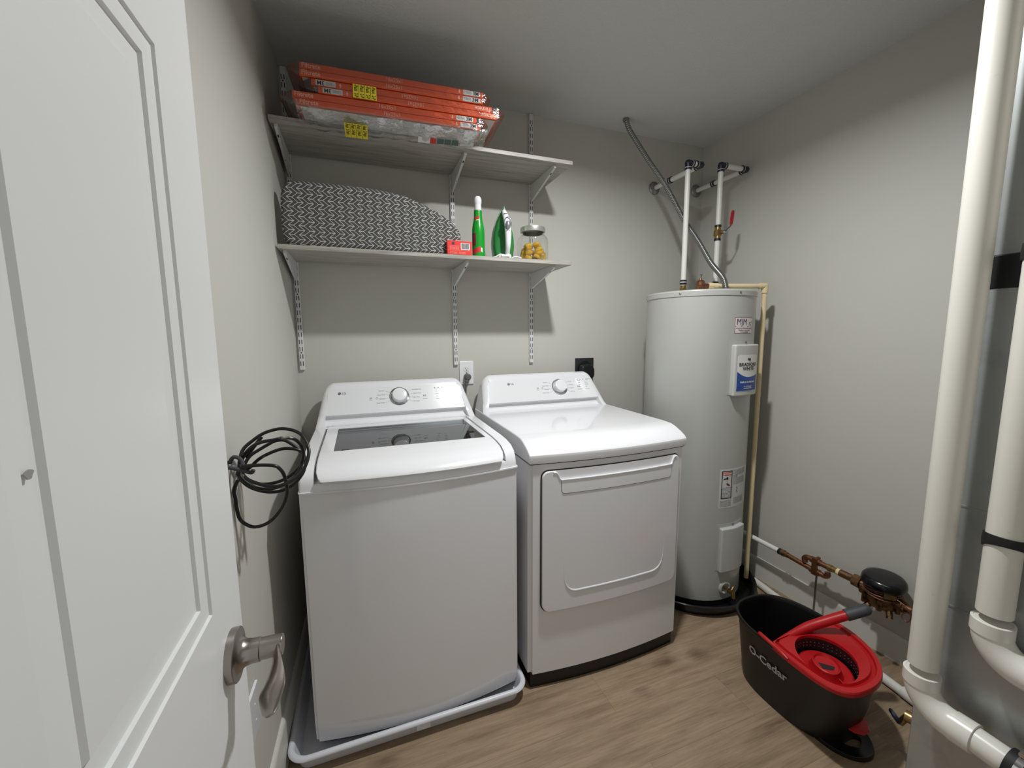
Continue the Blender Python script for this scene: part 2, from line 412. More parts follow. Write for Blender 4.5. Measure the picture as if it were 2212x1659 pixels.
struct('baseboard_back', prism(bbp, fr((lx(0), 0, 0), (0, -1, 0), (0, 0, 1)), -(XR-0.016-lx(0))), 'trim')
bl = prism([(0, 0), (0.012, 0), (0.012, 0.135), (0.009, 0.145), (0.004, 0.15), (0, 0.15)], fr((lx(YF), YF, 0), (1, -0.027, 0), (0, 0, 1)), -(abs(YF)-0.02))
struct('baseboard_left', bl, 'trim')
def make_door():
    x0, x1, ya, yb, zt = -0.215, -0.18, -1.403, -2.220, 2.03
    d = thing('door_1', 'white six panel door standing open along the left wall', 'door', ((x0+x1)/2, (ya+yb)/2, 0)); d['kind'] = 'structure'
    b = bmesh.new()
    cols = [(-1.510, -1.770), (-1.852, -2.112)]; rows = [(0.22, 0.80), (1.005, 1.628), (1.715, 1.905)]
    prof = [(0, 0), (0.0015, -0.0030), (0.019, -0.0045), (0.0205, -0.0080), (0.041, -0.0100), (0.0435, -0.0065), (0.060, -0.0065)]
    body = box((x0, yb, 0.008), (x1, ya, zt), 0.0015, 1)
    cut = bmesh.new()
    for ca in cols:
        for ra in rows: merge(cut, box((x1-0.012, ca[1], ra[0]), (x1+0.02, ca[0], ra[1])))
    body = boolean(body, cut)
    pan = bmesh.new()
    for ca in cols:
        for ra in rows:
            rings = []
            for i, dz in prof:
                rings.append([(x1+dz, ca[1]+i, ra[0]+i), (x1+dz, ca[0]-i, ra[0]+i), (x1+dz, ca[0]-i, ra[1]-i), (x1+dz, ca[1]+i, ra[1]-i)])
            p = loft(rings, caps=False); vs_ = [p.verts.new(q) for q in rings[-1]]; p.faces.new(vs_)
            bmesh.ops.remove_doubles(p, verts=p.verts[:], dist=1e-5); bmesh.ops.recalc_face_normals(p, faces=p.faces[:])
            if p.faces[0].calc_center_median().x < 0 and sum(f.normal.x*f.calc_area() for f in p.faces) < 0: bmesh.ops.reverse_faces(p, faces=p.faces[:])
            merge(pan, p)
    obj('door_leaf', [(body, 'door'), (pan, 'door')], None, d, sharp=20)
    obj('scuff_mark', [(prism([(0.0035*math.cos(a)*(1+0.3*math.sin(3*a)), 0.003*math.sin(a)) for a in [2*PI*k/16 for k in range(16)]], fr((x1-0.0067, -1.742, 1.255), (0, 1, 0), (0, 0, 1)), 0.0006), 'scuff')], None, d)
    # lever handle on the room face
    c = Vector((x1, -1.462, 0.914))
    h = obj('door_handle', lathe([(0.0335, 0), (0.0335, 0.0085), (0.0325, 0.0095), (0.0265, 0.0098), (0.0200, 0.0125), (0.0165, 0.018), (0.0152, 0.025), (0.0152, 0.034), (0.0147, 0.0345), (0.0138, 0.0350), (0.0138, 0.059), (0.013, 0.061), (0, 0.061)], c, (1, 0, 0), 40, caps=False), 'nickel', d)
    h['label'] = 'brushed nickel lever handle with round rose'
    # lever: a flat blade that leaves the spindle towards the hinge side, drooping and twisting
    pts = []
    for k in range(15):
        t = k/14
        y = -1.462+0.012-0.122*t; x = x1+0.0545+0.010*t-0.003*math.sin(t*PI); z = 0.914-0.006*t-0.010*math.sin(t*PI)
        pts.append((x, y, z, 0.0140+0.0060*math.sin(min(1, t*1.1)*PI)-0.005*t, 0.0045-0.001*t))
    rings = []
    for i, (x, y, z, hw, th) in enumerate(pts):
        t = i/14; a = math.radians(4+66*min(1, max(0, (t-0.12)/0.5))**1.3); r = []
        sc = 1.0 if i not in (0, 14) else 0.55
        for k in range(12):
            q = 2*PI*k/12; u = math.cos(q)*hw*sc; v = math.sin(q)*th*sc
            r.append((x+v*math.cos(a)+u*math.sin(a), y, z+u*math.cos(a)-v*math.sin(a)))
        rings.append(r)
    obj('lever', loft(rings), 'nickel', h, sharp=60)
make_door()

# ------------------------------------------------------------------ ceiling lamp (above the frame, it lights the room)
def make_lamp():
    x, y, z = LAMP_POS
    t = thing('ceiling_light', 'small round white light fitting on the ceiling', 'light', (x, y, H))
    obj('trim_ring', lathe([(0.085, 0), (0.085, -0.008), (0.078, -0.014), (0.060, -0.016), (0.056, -0.010), (0.056, 0)], (x, y, H), (0, 0, 1), 40, caps=False), 'white_satin', t)
    obj('diffuser', lathe([(0, -0.010), (0.055, -0.010), (0.055, -0.004), (0, -0.004)], (x, y, H), (0, 0, 1), 32, caps=False), 'diffuser', t)
    L = bpy.data.lights.new('lamp_glow', 'AREA'); L.shape = 'DISK'; L.size = 0.09; L.energy = LAMP_W; L.color = (0.985, 1.0, 1.0); L.spread = math.radians(161)
    o = bpy.data.objects.new('lamp_glow', L); COL.objects.link(o); o.parent = t; o.location = (0, 0, -0.019)
make_lamp()

# ------------------------------------------------------------------ washing machine
def console(cx, half, z0, mat):
    """control console of washer / dryer, built across x"""
    top = z0+0.179; r = 0.045
    head = [(-0.055, z0), (-0.055, top-0.029), (-0.061, top-0.007), (-0.073, top), (-0.090, top-0.005), (-0.105, top-0.022)]
    chk = head+[(-0.175, z0+0.056), (-0.183, z0+0.041), (-0.197, z0+0.024), (-0.217, z0+0.010), (-0.240, z0)]
    mid = head+[(-0.172, z0+0.048), (-0.157, z0+0.040), (-0.162, z0+0.022), (-0.184, z0+0.008), (-0.206, z0)]
    st = [(half, 0), (half-0.0015, 0), (half-0.006, 0), (half-0.013, 0), (half-0.022, 0), (half-0.029, 0), (half-0.033, 1), (half-0.045, 1), (half-0.10, 1), (0, 1)]
    st = [(-h, m) for h, m in st]+[(h, m) for h, m in reversed(st[:-1])]
    rings = []
    for x, m in st:
        d = half-abs(x); zt = top if d >= r else top-r+math.sqrt(max(0, r*r-(r-d)**2))
        pr = mid if m else chk; ring = []
        for (y, z) in pr:
            if z > z0+0.055: z = z0+0.055+(z-z0-0.055)*(zt-z0-0.055)/(top-z0-0.055)
            yy = y+(0.012*(1-d/0.013)**2 if d < 0.013 and y < -0.1 else 0)
            ring.append((cx+x*(1-0.115*(z-z0)/0.179), yy, z))
        rings.append(ring)
    return loft(rings)
def panel_frame(cx, z0): return fr((cx, -0.172, z0+0.048), (1, 0, 0), (0, 0.067, 0.109))
def control_panel(cx, half, z0, parent):
    Fm = panel_frame(cx, z0); b, t = half*0.925-0.012, half*0.895-0.012; Hh = 0.124
    poly = [(-b, 0.0005), (b, 0.0005)]
    for k in range(7): a = PI/2*k/6; poly.append((t-0.034+0.034*math.cos(a), Hh-0.034+0.034*math.sin(a)))
    for k in range(7): a = PI/2+PI/2*k/6; poly.append((-t+0.034+0.034*math.cos(a), Hh-0.034+0.034*math.sin(a)))
    p = obj('control_panel', prism(poly, Fm @ Matrix.Translation((0, 0, -0.004)), 0.0065, 0.0012, 2, False), 'panel', parent)
    return Fm @ Matrix.Translation((0, 0, 0.0027)), p
def printed_one(Fm, items, name, parent, mat='print'):
    b = bmesh.new()
    for it in items:
        if it[0] == 'T':
            _, s, x, y, size, al = it; merge(b, text(s, size, Fm @ Matrix.Translation((x, y, 0)), al, 0.0003))
        elif it[0] == 'L':
            _, x0, y0, x1, y1, w = it; d = Vector((x1-x0, y1-y0, 0)).normalized(); n_ = Vector((-d.y, d.x, 0))*w/2
            merge(b, prism([(x0-n_.x, y0-n_.y), (x1-n_.x, y1-n_.y), (x1+n_.x, y1+n_.y), (x0+n_.x, y0+n_.y)], Fm, 0.0003))
        elif it[0] == 'C':
            _, x, y, r, w = it; ring = [[(x+q*math.cos(2*PI*k/20), y+q*math.sin(2*PI*k/20)) for k in range(20)] for q in (r, r-w)]
            bb = bmesh.new(); A = [[bb.verts.new((p[0], p[1], 0.0002)) for p in rr] for rr in ring]
            for k in range(20): bb.faces.new((A[0][k], A[0][(k+1) % 20], A[1][(k+1) % 20], A[1][k]))
            merge(b, bb, Fm); bb.free()
        elif it[0] == 'P': merge(b, prism(it[1], Fm, 0.0003))
    return obj(name, b, mat, parent)
def printed(Fm, items, name, parent, marks):
    printed_one(Fm, [i for i in items if i[0] == 'T'], name, parent)
    printed_one(Fm, [i for i in items if i[0] != 'T'], marks, parent)
def logo(Fm, x, y, s, parent):
    b = prism(circ(x, y, 0.62*s, 28), Fm, 0.0004)
    merge(b, text('LG', 1.35*s, Fm @ Matrix.Translation((x+0.9*s, y, 0)), 'LEFT', 0.0004, 0.02*s))
    o = obj('brand_mark', b, 'dark_print', parent)
    # the face drawn in the disc
    f = bmesh.new(); F2 = Fm @ Matrix.Translation((x, y, 0.0003))
    arc = [(0.44*s*math.cos(a), 0.44*s*math.sin(a), 0.0002) for a in [math.radians(70+k*29) for k in range(11)]]
    merge(f, tube([F2 @ Vector(p) for p in arc], 0.00028*s/0.011, 5))
    merge(f, tube([F2 @ Vector(p) for p in [(0, 0.22*s, 0.0002), (0, -0.20*s, 0.0002), (0.2*s, -0.20*s, 0.0002)]], 0.00028*s/0.011, 5))
    merge(f, prism(circ(-0.2*s, 0.2*s, 0.07*s, 10), F2, 0.0003))
    obj('brand_face', f, 'white_satin', o)
def knob(Fm, x, y, parent):
    o = Fm @ Vector((x, y, 0)); ax = Fm.to_3x3() @ Vector((0, 0, 1))
    r = obj('dial_ring', lathe([(0.0435, -0.001), (0.0435, 0.003), (0.0415, 0.0045), (0.038, 0.0035), (0.036, 0.001), (0.036, -0.001)], o, ax, 48), 'chrome', parent)
    k = lathe([(0.0345, 0), (0.0340, 0.006), (0.0325, 0.020), (0.0305, 0.0245), (0.027, 0.0262), (0, 0.0265)], o, ax, 48, caps=False)
    kn = obj('control_dial', k, 'white_plastic', parent)
    return kn
def cluster(x, y, w):
    it = []
    for k in range(3): it.append(('L', x-0.028+k*0.017, y+0.036, x-0.022+k*0.017, y+0.036, 0.003))
    for k in range(3):
        it.append(('T', ('Hot', 'Warm', 'Cold')[k] if w else ('High', 'Med', 'Low')[k], x-0.024, y+0.018-k*0.0125, 0.0058, 'LEFT'))
        it.append(('T', ('Heavy', 'Normal', 'Light')[k] if w else ('More', 'Normal', 'Less')[k], x+0.014, y+0.018-k*0.0125, 0.0058, 'LEFT'))
    it += [('T', 'Temp.', x-0.024, y-0.021, 0.0062, 'LEFT'), ('T', 'Soil' if w else 'Dry Level', x+0.010, y-0.021, 0.0062, 'LEFT')]
    it += [('T', 'Wash Rinse Spin' if w else 'Dry Cool', x-0.028, y+0.030, 0.0045, 'LEFT'), ('T', 'Control Lock', x+0.024, y+0.037, 0.005, 'LEFT'), ('T', 'Signal', x+0.024, y+0.030, 0.005, 'LEFT')]
    return it
def icons(kx, ky):
    it = [('C', kx-0.098, ky-0.001, 0.0048, 0.001), ('L', kx-0.098, ky+0.001, kx-0.098, ky+0.006, 0.001)]
    for k in range(3): it.append(('L', kx-0.129, ky-0.003+k*0.003, kx-0.119, ky-0.001+k*0.003, 0.0011))
    it += [('T', 'Smart', kx-0.130, ky-0.008, 0.005, 'LEFT'), ('P', [(kx+0.107, ky+0.005), (kx+0.107, ky-0.005), (kx+0.114, ky)]), ('L', kx+0.116, ky-0.005, kx+0.116, ky+0.005, 0.0014), ('L', kx+0.119, ky-0.005, kx+0.119, ky+0.005, 0.0014), ('T', 'Start/Pause', kx+0.104, ky-0.016, 0.0045, 'LEFT')]
    return it
def dial_words(kx, ky, left, right):
    it = []
    for k, s in enumerate(left):
        y = ky+0.030-k*0.0195; xe = kx-0.058-(0.004 if k in (0, 3) else 0)
        it += [('T', s, xe-0.004, y, 0.0072, 'RIGHT'), ('L', xe-0.001, y, kx-0.047+(0.006 if k in (0, 3) else 0), y*0.7+ky*0.3, 0.0006)]
    for k, s in enumerate(right):
        y = ky+0.030-k*0.0195; xe = kx+0.058+(0.0 if k in (1, 2) else -0.004)
        it += [('T', s, xe+0.004, y, 0.0072, 'LEFT'), ('L', kx+0.047-(0.006 if k in (0, 3) else 0), y*0.7+ky*0.3, xe+0.001, y, 0.0006)]
    return it

def make_washer():
    x0, x1, cx, hw = -0.190, 0.496, 0.153, 0.343; yc = -0.757; z1 = 0.876
    w = thing('washing_machine', 'white top load washing machine with glass lid standing in a drain pan', 'washing machine', (cx, -0.41, 0.008))
    def bl_(b, k=0.036): return bulge(subdivide_x(b, x0, x1, 18), cx, hw, k, -0.72, -0.40)
    body = box((x0, yc, 0.045), (x1, -0.06, z1), 0.0)
    bmesh.ops.bevel(body, geom=[e for e in body.edges if abs(e.verts[0].co.z-e.verts[1].co.z) > 0.5], offset=0.009, segments=3, affect='EDGES')
    # the bottom edge of the front tucks in a little
    bmesh.ops.bisect_plane(body, geom=body.verts[:]+body.edges[:]+body.faces[:], plane_co=(0, 0, 0.115), plane_no=(0, 0, 1))
    for v in body.verts:
        if v.co.z < 0.06 and v.co.y < -0.7: v.co.y += 0.012
    obj('body', bl_(body), 'enamel', w, sharp=30)
    obj('base', bl_(join(box((x0+0.02, yc+0.03, 0.024), (x1-0.02, -0.08, 0.046)))), 'black', w)
    for sx in (x0+0.06, x1-0.06):
        for sy in (-0.70, -0.12): obj('foot', cyl((sx, sy, 0.009), (sx, sy, 0.026), 0.022), 'black', w)
    prof = [(-0.06, 0.878), (-0.06, 0.956), (-0.60, 0.953), (-0.66, 0.950), (-0.705, 0.943), (-0.735, 0.930), (-0.750, 0.912), (-0.757, 0.893), (-0.759, 0.878)]
    Fx = fr((x0, 0, 0), (0, 1, 0), (0, 0, 1))        # frame: y,z profile extruded along x
    tc = prism(prof, Fx, x1-x0, 0.008, 3)
    for v in tc.verts:
        e = 0.009-min(v.co.x-x0, x1-v.co.x)
        if e > 0 and v.co.y < -0.5: v.co.y += 0.009-math.sqrt(max(0, 0.009**2-e*e))
    bl_(tc, 0.036)
    cutp = [(-0.200, 1.0), (-0.200, 0.926), (-0.655, 0.926), (-0.690, 0.905), (-0.72, 0.900), (-0.90, 0.900), (-0.90, 1.0)]
    cut = prism(cutp, fr((x0+0.043, 0, 0), (0, 1, 0), (0, 0, 1)), 0.600)
    tc = boolean(tc, cut)
    tc = boolean(tc, prism(rrect(x0+0.10, -0.61, x1-0.08, -0.27, 0.05), Matrix.Translation((0, 0, 0.80)), 0.3))
    obj('top_cover', tc, 'white_plastic', w, sharp=30)
    # the bright seam line round the top of the body
    obj('seam_strip', bl_(prism(rrect(x0-0.001, yc-0.0065, x1+0.002, yc+0.03, (0.009, 0.009, 0, 0), 4), T(0, 0, 0.8735), 0.0045), 0.036), 'white_plastic', w)
    tub = obj('tub', lathe([(0.16, 0.0795), (0.15, 0.079), (0.149, 0.0765), (0, 0.0765)], (cx, -0.44, 0.80), (0, 0, 1), 40, caps=False), 'tub_grey', w)
    obj('tub_floor', box((x0+0.09, -0.62, 0.876), (x1-0.07, -0.26, 0.8765)), 'tub_grey', tub)
    lp = [(-0.208, 0.930), (-0.208, 0.954), (-0.60, 0.9545), (-0.66, 0.952), (-0.705, 0.946), (-0.742, 0.933), (-0.763, 0.919), (-0.768, 0.909), (-0.763, 0.903), (-0.735, 0.904), (-0.70, 0.916), (-0.655, 0.930)]
    lx0, lx1 = x0+0.048, x1-0.048
    lid = prism(lp, fr((lx0, 0, 0), (0, 1, 0), (0, 0, 1)), lx1-lx0, 0.006, 3)
    for v in lid.verts:
        if v.co.z < 0.935 and v.co.y < -0.73: v.co.x += (1 if v.co.x < cx else -1)*0.018*min(1, (0.935-v.co.z)/0.035)**1.5
    bl_(lid, 0.036)
    lid = boolean(lid, prism(rrect(lx0+0.044, -0.615, lx1-0.024, -0.258, 0.004), Matrix.Translation((0, 0, 0.90)), 0.1))
    L = obj('lid', lid, 'white_plastic', w, sharp=30)
    g = obj('glass_pane', prism(rrect(lx0+0.0445, -0.6145, lx1-0.0245, -0.2585, 0.003), Matrix.Translation((0, 0, 0.9475)), 0.005), 'pane', L); g['label'] = 'dark tinted glass window of the lid'
    obj('hinge_cap', box((lx0+0.02, -0.206, 0.945), (lx1-0.02, -0.190, 0.958), 0.004), 'white_plastic', w)
    c = obj('console', console(cx, hw, 0.945, None), 'white_plastic', w, sharp=28)
    Fm, p = control_panel(cx, hw, 0.945, c)
    kx, ky = 0.006, 0.074
    knob(Fm, kx, ky, c)
    printed(Fm, dial_words(kx, ky, ['Normal', 'Heavy Duty', 'Delicates', 'Deep Wash'], ['Bulky/Bedding', 'Speed Wash', 'Spin Only', 'Tub Clean']), 'cycle_names', c, 'pointer_lines'); printed(Fm, icons(kx, ky-0.004), 'button_words', c, 'button_symbols'); printed(Fm, cluster(0.195, 0.071, True), 'setting_names', c, 'indicator_marks')
    logo(Fm, -0.247, 0.101, 0.0105, c)
make_washer()

# ------------------------------------------------------------------ drain pan under the washer
def make_washer_pan():
    X0, X1, Y0, Y1 = -0.2705, 0.5215, -0.812, -0.040
    rr = []
    for i, z, r in ((0.034, 0.0, 0.03), (0.030, 0.002, 0.034), (0.016, 0.045, 0.05), (0.0155, 0.050, 0.05), (0.001, 0.052, 0.06), (0.0, 0.0555, 0.06), (0.002, 0.0605, 0.06), (0.007, 0.0635, 0.058), (0.013, 0.0635, 0.052), (0.0175, 0.060, 0.048), (0.020, 0.052, 0.046), (0.034, 0.008, 0.034), (0.038, 0.006, 0.03)):
        rr.append([(p[0], p[1], z) for p in rrect(X0+i, Y0+i, X1-i, Y1-i, r, 8)])
    b = loft(rr); merge(b, box((0.115, Y0+0.004, 0.030), (0.162, Y0+0.022, 0.052), 0.002))
    tag(obj('drain_pan', b, 'panwhite', sharp=40), 'shallow white plastic drain pan under the washing machine', 'drain pan')
make_washer_pan()

# ------------------------------------------------------------------ dryer
def make_dryer():
    x0, x1, cx, hw = 0.534, 1.220, 0.877, 0.343; yc = -0.772
    d = thing('dryer', 'white front load clothes dryer with flat top beside the water heater', 'clothes dryer', (cx, -0.42, 0))
    def bl_(b, k=0.024): return bulge(subdivide_x(b, x0, x1, 18), cx, hw, k, -0.70, -0.45)
    body = box((x0+0.001, yc, 0.066), (x1-0.001, -0.06, 0.880), 0.0)
    bmesh.ops.bevel(body, geom=[e for e in body.edges if abs(e.verts[0].co.z-e.verts[1].co.z) > 0.5], offset=0.014, segments=4, affect='EDGES')
    for v in body.verts:
        if v.co.z < 0.08 and v.co.y < -0.7: v.co.y += 0.006
    obj('body', bl_(body), 'enamel', d, sharp=30)
    obj('toe_kick', bl_(box((x0+0.012, yc+0.022, 0.0), (x1-0.012, -0.08, 0.067))), 'black', d)
    prof = [(-0.06, 0.8835), (-0.06, 0.962), (-0.64, 0.9605), (-0.69, 0.958), (-0.715, 0.951), (-0.750, 0.936), (-0.772, 0.923), (-0.780, 0.914), (-0.782, 0.905), (-0.779, 0.8835)]
    top = prism(prof, fr((x0-0.001, 0, 0), (0, 1, 0), (0, 0, 1)), x1-x0+0.002, 0.0045, 2)
    obj('top_panel', bl_(top, 0.024), 'enamel', d, sharp=22)
    obj('seam_gap', bl_(box((x0+0.004, yc-0.001, 0.879), (x1-0.004, -0.07, 0.8845))), 'slot', d)
    # door
    dx0, dx1, dz0, dz1 = 0.580, 1.184, 0.318, 0.853
    obj('door_seam_shade', bl_(prism(rrect(dx0-0.004, dz0-0.002, dx1+0.003, dz1+0.004, (0.034, 0.034, 0.028, 0.028)), fr((0, yc+0.004, 0), (1, 0, 0), (0, 0, 1)), 0.0055)), 'slot', d)  # dark plate behind the door, its colour stands in for the seam's shadow
    dr = prism(rrect(dx0, dz0, dx1, dz1, (0.032, 0.032, 0.026, 0.026), 8), fr((0, yc+0.004, 0), (1, 0, 0), (0, 0, 1)), 0.013, 0.004, 3, False)
    pocket = [(0.650, 0.819), (1.138, 0.819), (1.146, 0.832), (1.158, 0.860), (0.626, 0.860), (0.640, 0.832)]
    dr = boolean(dr, prism(pocket, fr((0, yc-0.003, 0), (1, 0, 0), (0, 0, 1)), 0.05))
    D = obj('door', bl_(dr), 'enamel', d, sharp=30)
    hb = prism(rrect(0.651, 0.768, 1.138, 0.819, (0.014, 0.014, 0.001, 0.001)), fr((0, yc-0.0075, 0), (1, 0, 0), (0, 0, 1)), 0.0032, 0.0012, 2, False)
    merge(hb, cyl((0.650, yc-0.010, 0.819), (1.138, yc-0.010, 0.819), 0.0028, n=10))
    for s in (0, 1):
        q = [(0.650, 0.819), (0.644, 0.824), (0.639, 0.836), (0.632, 0.846), (0.620, 0.848)] if s == 0 else [(1.138, 0.819), (1.144, 0.824), (1.148, 0.836), (1.154, 0.846), (1.166, 0.848)]
        merge(hb, tube(smooth([(a, yc-0.0085, b) for a, b in q], 5), 0.0028, 8))
    obj('handle', bl_(hb), 'white_plastic', D)
    hs = prism(rrect(0.6495, 0.7665, 1.1395, 0.820, (0.0155, 0.0155, 0.001, 0.001)), fr((0, yc-0.0085, 0), (1, 0, 0), (0, 0, 1)), 0.0007)
    obj('handle_outline', bl_(hs), 'print', D)
    pb = prism([(0.648, 0.8195), (1.140, 0.8195), (1.157, 0.8525), (0.628, 0.8525)], fr((0, yc-0.0005, 0), (1, 0, 0), (0, 0, 1)), 0.001)
    obj('handle_recess', bl_(pb), 'tank_cover', D)
    pth = smooth([(0.664, 0.66), (0.664, 0.56), (0.665, 0.46), (0.672, 0.415), (0.700, 0.390), (0.76, 0.388), (0.88, 0.388), (1.0, 0.388), (1.07, 0.390), (1.102, 0.415), (1.112, 0.46), (1.114, 0.56), (1.115, 0.66)], 6)
    n = len(pth); rad = [0.0056*min(1.0, 0.12+2.6*min(i, n-1-i)/(n-1)) for i in range(n)]
    rg = tube([(p[0], yc-0.0068, p[1]) for p in pth], rad, 8)
    obj('embossed_ridge', bl_(rg), 'enamel', D, sharp=60)
    c = obj('console', console(cx, hw, 0.950, None), 'white_plastic', d, sharp=28)
    Fm, p = control_panel(cx, hw, 0.950, c)
    kx, ky = 0.094, 0.069
    knob(Fm, kx, ky, c)
    printed(Fm, dial_words(kx, ky, ['Normal', 'Heavy Duty', 'Delicates', 'Perm. Press'], ['60 min', '40 min', '20 min', 'Air Dry']), 'cycle_names', c, 'pointer_lines'); printed(Fm, icons(kx, ky-0.002), 'button_words', c, 'button_symbols'); printed(Fm, cluster(0.235, 0.072, False), 'setting_names', c, 'indicator_marks')
    logo(Fm, -0.183, 0.099, 0.0105, c)
make_dryer()

# ------------------------------------------------------------------ water heater
HX, HY, HR = 1.6175, -0.405, 0.25
def on_tank(a, z, r=HR): a = math.radians(a); return Vector((HX+r*math.cos(a), HY+r*math.sin(a), z))
def wrap(bm, a0, z0, r=HR):
    """bend a flat sheet (x along the girth, y up, z outwards) round the tank, starting at angle a0"""
    for v in bm.verts:
        a = math.radians(a0)+v.co.x/HR; rr = r+v.co.z
        v.co = Vector((HX+rr*math.cos(a), HY+rr*math.sin(a), z0+v.co.y))
    return bm
def sheet(x0, y0, x1, y1, t=0.0004, r=0.0, n=14):
    b = prism(rrect(x0, y0, x1, y1, r) if r else [(x0, y0), (x1, y0), (x1, y1), (x0, y1)], None, t)
    return subdivide_x(b, x0, x1, n)
ID = Matrix.Identity(4)
def T(x, y, z=0): return Matrix.Translation((x, y, z))
def make_heater():
    t = thing('water_heater', 'tall grey cylindrical water heater standing in a black pan in the corner', 'water heater', (HX, HY, 0.012))
    obj('tank', lathe([(HR-0.004, 0.036), (HR, 0.04), (HR, 1.5035)], (HX, HY, 0), n=72), 'tank', t, sharp=30)
    obj('base_ring', lathe([(HR-0.006, 0.013), (HR-0.002, 0.016), (HR-0.002, 0.0365), (HR-0.006, 0.0365)], (HX, HY, 0), n=64), 'black', t)
    cap = obj('top_cap', lathe([(HR+0.0005, 1.500), (HR+0.0030, 1.501), (HR+0.0030, 1.522), (HR+0.0005, 1.527), (HR-0.006, 1.530), (0.10, 1.533), (0, 1.533)], (HX, HY, 0), n=72, caps=False), 'tank', t, sharp=25)
    for a in (-153, -92.8, -33, 27, 87, 147):
        p = on_tank(a, 1.5135, HR+0.0025); n_ = (p-Vector((HX, HY, p.z))).normalized()
        obj('screw', lathe([(0.005, 0), (0.0048, 0.0015), (0.003, 0.003), (0, 0.0034)], p, n_, 12, caps=False), 'steel', cap)
    w = math.radians(36)*HR
    # upper element cover: a shallow box with bevelled sides
    def cover(a0, z0, z1, width, th, name):
        pr = prism(rrect(0, 0, width, z1-z0, 0.008, 4), None, th, 0.007, 3, False)
        subdivide_x(pr, 0, width, 12)
        o = obj(name, wrap(pr, a0, z0), 'tank_cover', t, sharp=40)
        fl = sheet(-0.012, 0.004, width+0.010, z1-z0+0.016, 0.0012, 0.004)
        obj('cover_flange', wrap(fl, a0, z0), 'tank', o)
        obj('screw', cyl(on_tank(a0+math.degrees(width*0.5/HR), z1+0.010, HR), on_tank(a0+math.degrees(width*0.5/HR), z1+0.010, HR+0.006), 0.004, n=10), 'steel', o)
        return o
    u = cover(-99.5, 1.046, 1.281, 0.165, 0.026, 'upper_access_cover')
    lw = 0.128; R2 = HR+0.0265
    a1 = -96.6
    lab = obj('brand_label', [(wrap(sheet(0, 0, lw, 0.163, 0.0004, 0.010), a1, 1.071, R2), 'paper')], None, u); lab['label'] = 'white and blue brand label'
    # blue lower part with a curved upper edge
    pl = [(0.0005, 0.0), (lw, 0.0), (lw, 0.062)]
    for k in range(11): q = k/10; pl.append((lw*(1-q)*0.999+0.0005, 0.062+0.026*(2*q-1)**2*(1 if q > 0.5 else 0.35)-0.0))
    bb = prism(pl, T(0, 0.0005, 0.0004), 0.0004); subdivide_x(bb, 0, lw, 12)
    obj('blue_field', wrap(bb, a1, 1.071, R2), 'blue', lab)
    tx = join(text('BRADFORD', 0.0215, T(lw*0.5, 0.119, 0.0010), 'CENTER', 0.0003, 0.0004), text('WHITE', 0.0235, T(lw*0.5, 0.100, 0.0010), 'CENTER', 0.0003, 0.0004))
    merge(tx, prism([(0.054, 0.139), (0.058, 0.150), (0.070, 0.146), (0.074, 0.150), (0.072, 0.137), (0.066, 0.131), (0.066, 0.139)], T(0, 0, 0.0008), 0.0003))
    obj('brand_words', wrap(tx, a1, 1.071, R2), 'ink', lab)
    tx = join(text('Built to be the Best', 0.0118, T(lw*0.5, 0.040, 0.0013), 'CENTER', 0.0003, 0.0003), text('For Professional', 0.0075, T(lw*0.5, 0.020, 0.0013), 'CENTER', 0.0003), text('Installation Only', 0.0075, T(lw*0.5, 0.012, 0.0013), 'CENTER', 0.0003),
              prism([(0.008, 0.051), (lw-0.008, 0.051), (lw-0.008, 0.0518), (0.008, 0.0518)], T(0, 0, 0.0009), 0.0003), prism([(0.008, 0.030), (lw-0.008, 0.030), (lw-0.008, 0.0308), (0.008, 0.0308)], T(0, 0, 0.0009), 0.0003))
    obj('label_words', wrap(tx, a1, 1.071, R2), 'paper', lab)
    # lower element cover
    lo = cover(-101.8, 0.190, 0.412, 0.150, 0.020, 'lower_access_cover')
    # contractor sticker
    s = obj('sticker', [(wrap(sheet(0, 0, 0.120, 0.071), -97.2, 1.331), 'maroon'), (wrap(sheet(0.0018, 0.0018, 0.1182, 0.0692, 0.0008), -97.2, 1.331), 'pinkish')], None, t); s['label'] = 'pale sticker with a maroon border'
    tx = join(text('MJM', 0.040, T(0.041, 0.0505, 0.0011), 'CENTER', 0.0003, 0.0, 0.9), prism([(0.004, 0.028), (0.080, 0.028), (0.080, 0.0335), (0.004, 0.0335)], T(0, 0, 0.0009), 0.0003))
    merge(tx, join(*[prism(q, T(0, 0, 0.0009), 0.0003) for q in ([(0.078, 0.054), (0.116, 0.054), (0.116, 0.056), (0.078, 0.056)], [(0.090, 0.030), (0.0925, 0.030), (0.0925, 0.050), (0.090, 0.050)], [(0.090, 0.048), (0.116, 0.048), (0.116, 0.050), (0.090, 0.050)], [(0.104, 0.030), (0.107, 0.030), (0.107, 0.044), (0.104, 0.044)])]))
    obj('sticker_letters', wrap(tx, -97.2, 1.331), 'navy', s)
    obj('sticker_words', wrap(join(text('MECHANICAL', 0.0062, T(0.042, 0.0308, 0.0015), 'CENTER', 0.0002)), -97.2, 1.331), 'pinkish', s)
    obj('sticker_line', wrap(text('HEATING AIR CONDITIONING PLUMBING', 0.0058, T(0.060, 0.0225, 0.0011), 'CENTER', 0.0003), -97.2, 1.331), 'maroon', s)
    obj('sticker_motto', wrap(join(text('"Quality is our promise', 0.0085, T(0.060, 0.0145, 0.0011), 'CENTER', 0.0003), text('It is everything"', 0.0085, T(0.060, 0.0065, 0.0011), 'CENTER', 0.0003)), -97.2, 1.331), 'ink', s)
    # warning label
    a2, z2, W_, Hh = -104.6, 0.508, 0.205, 0.190
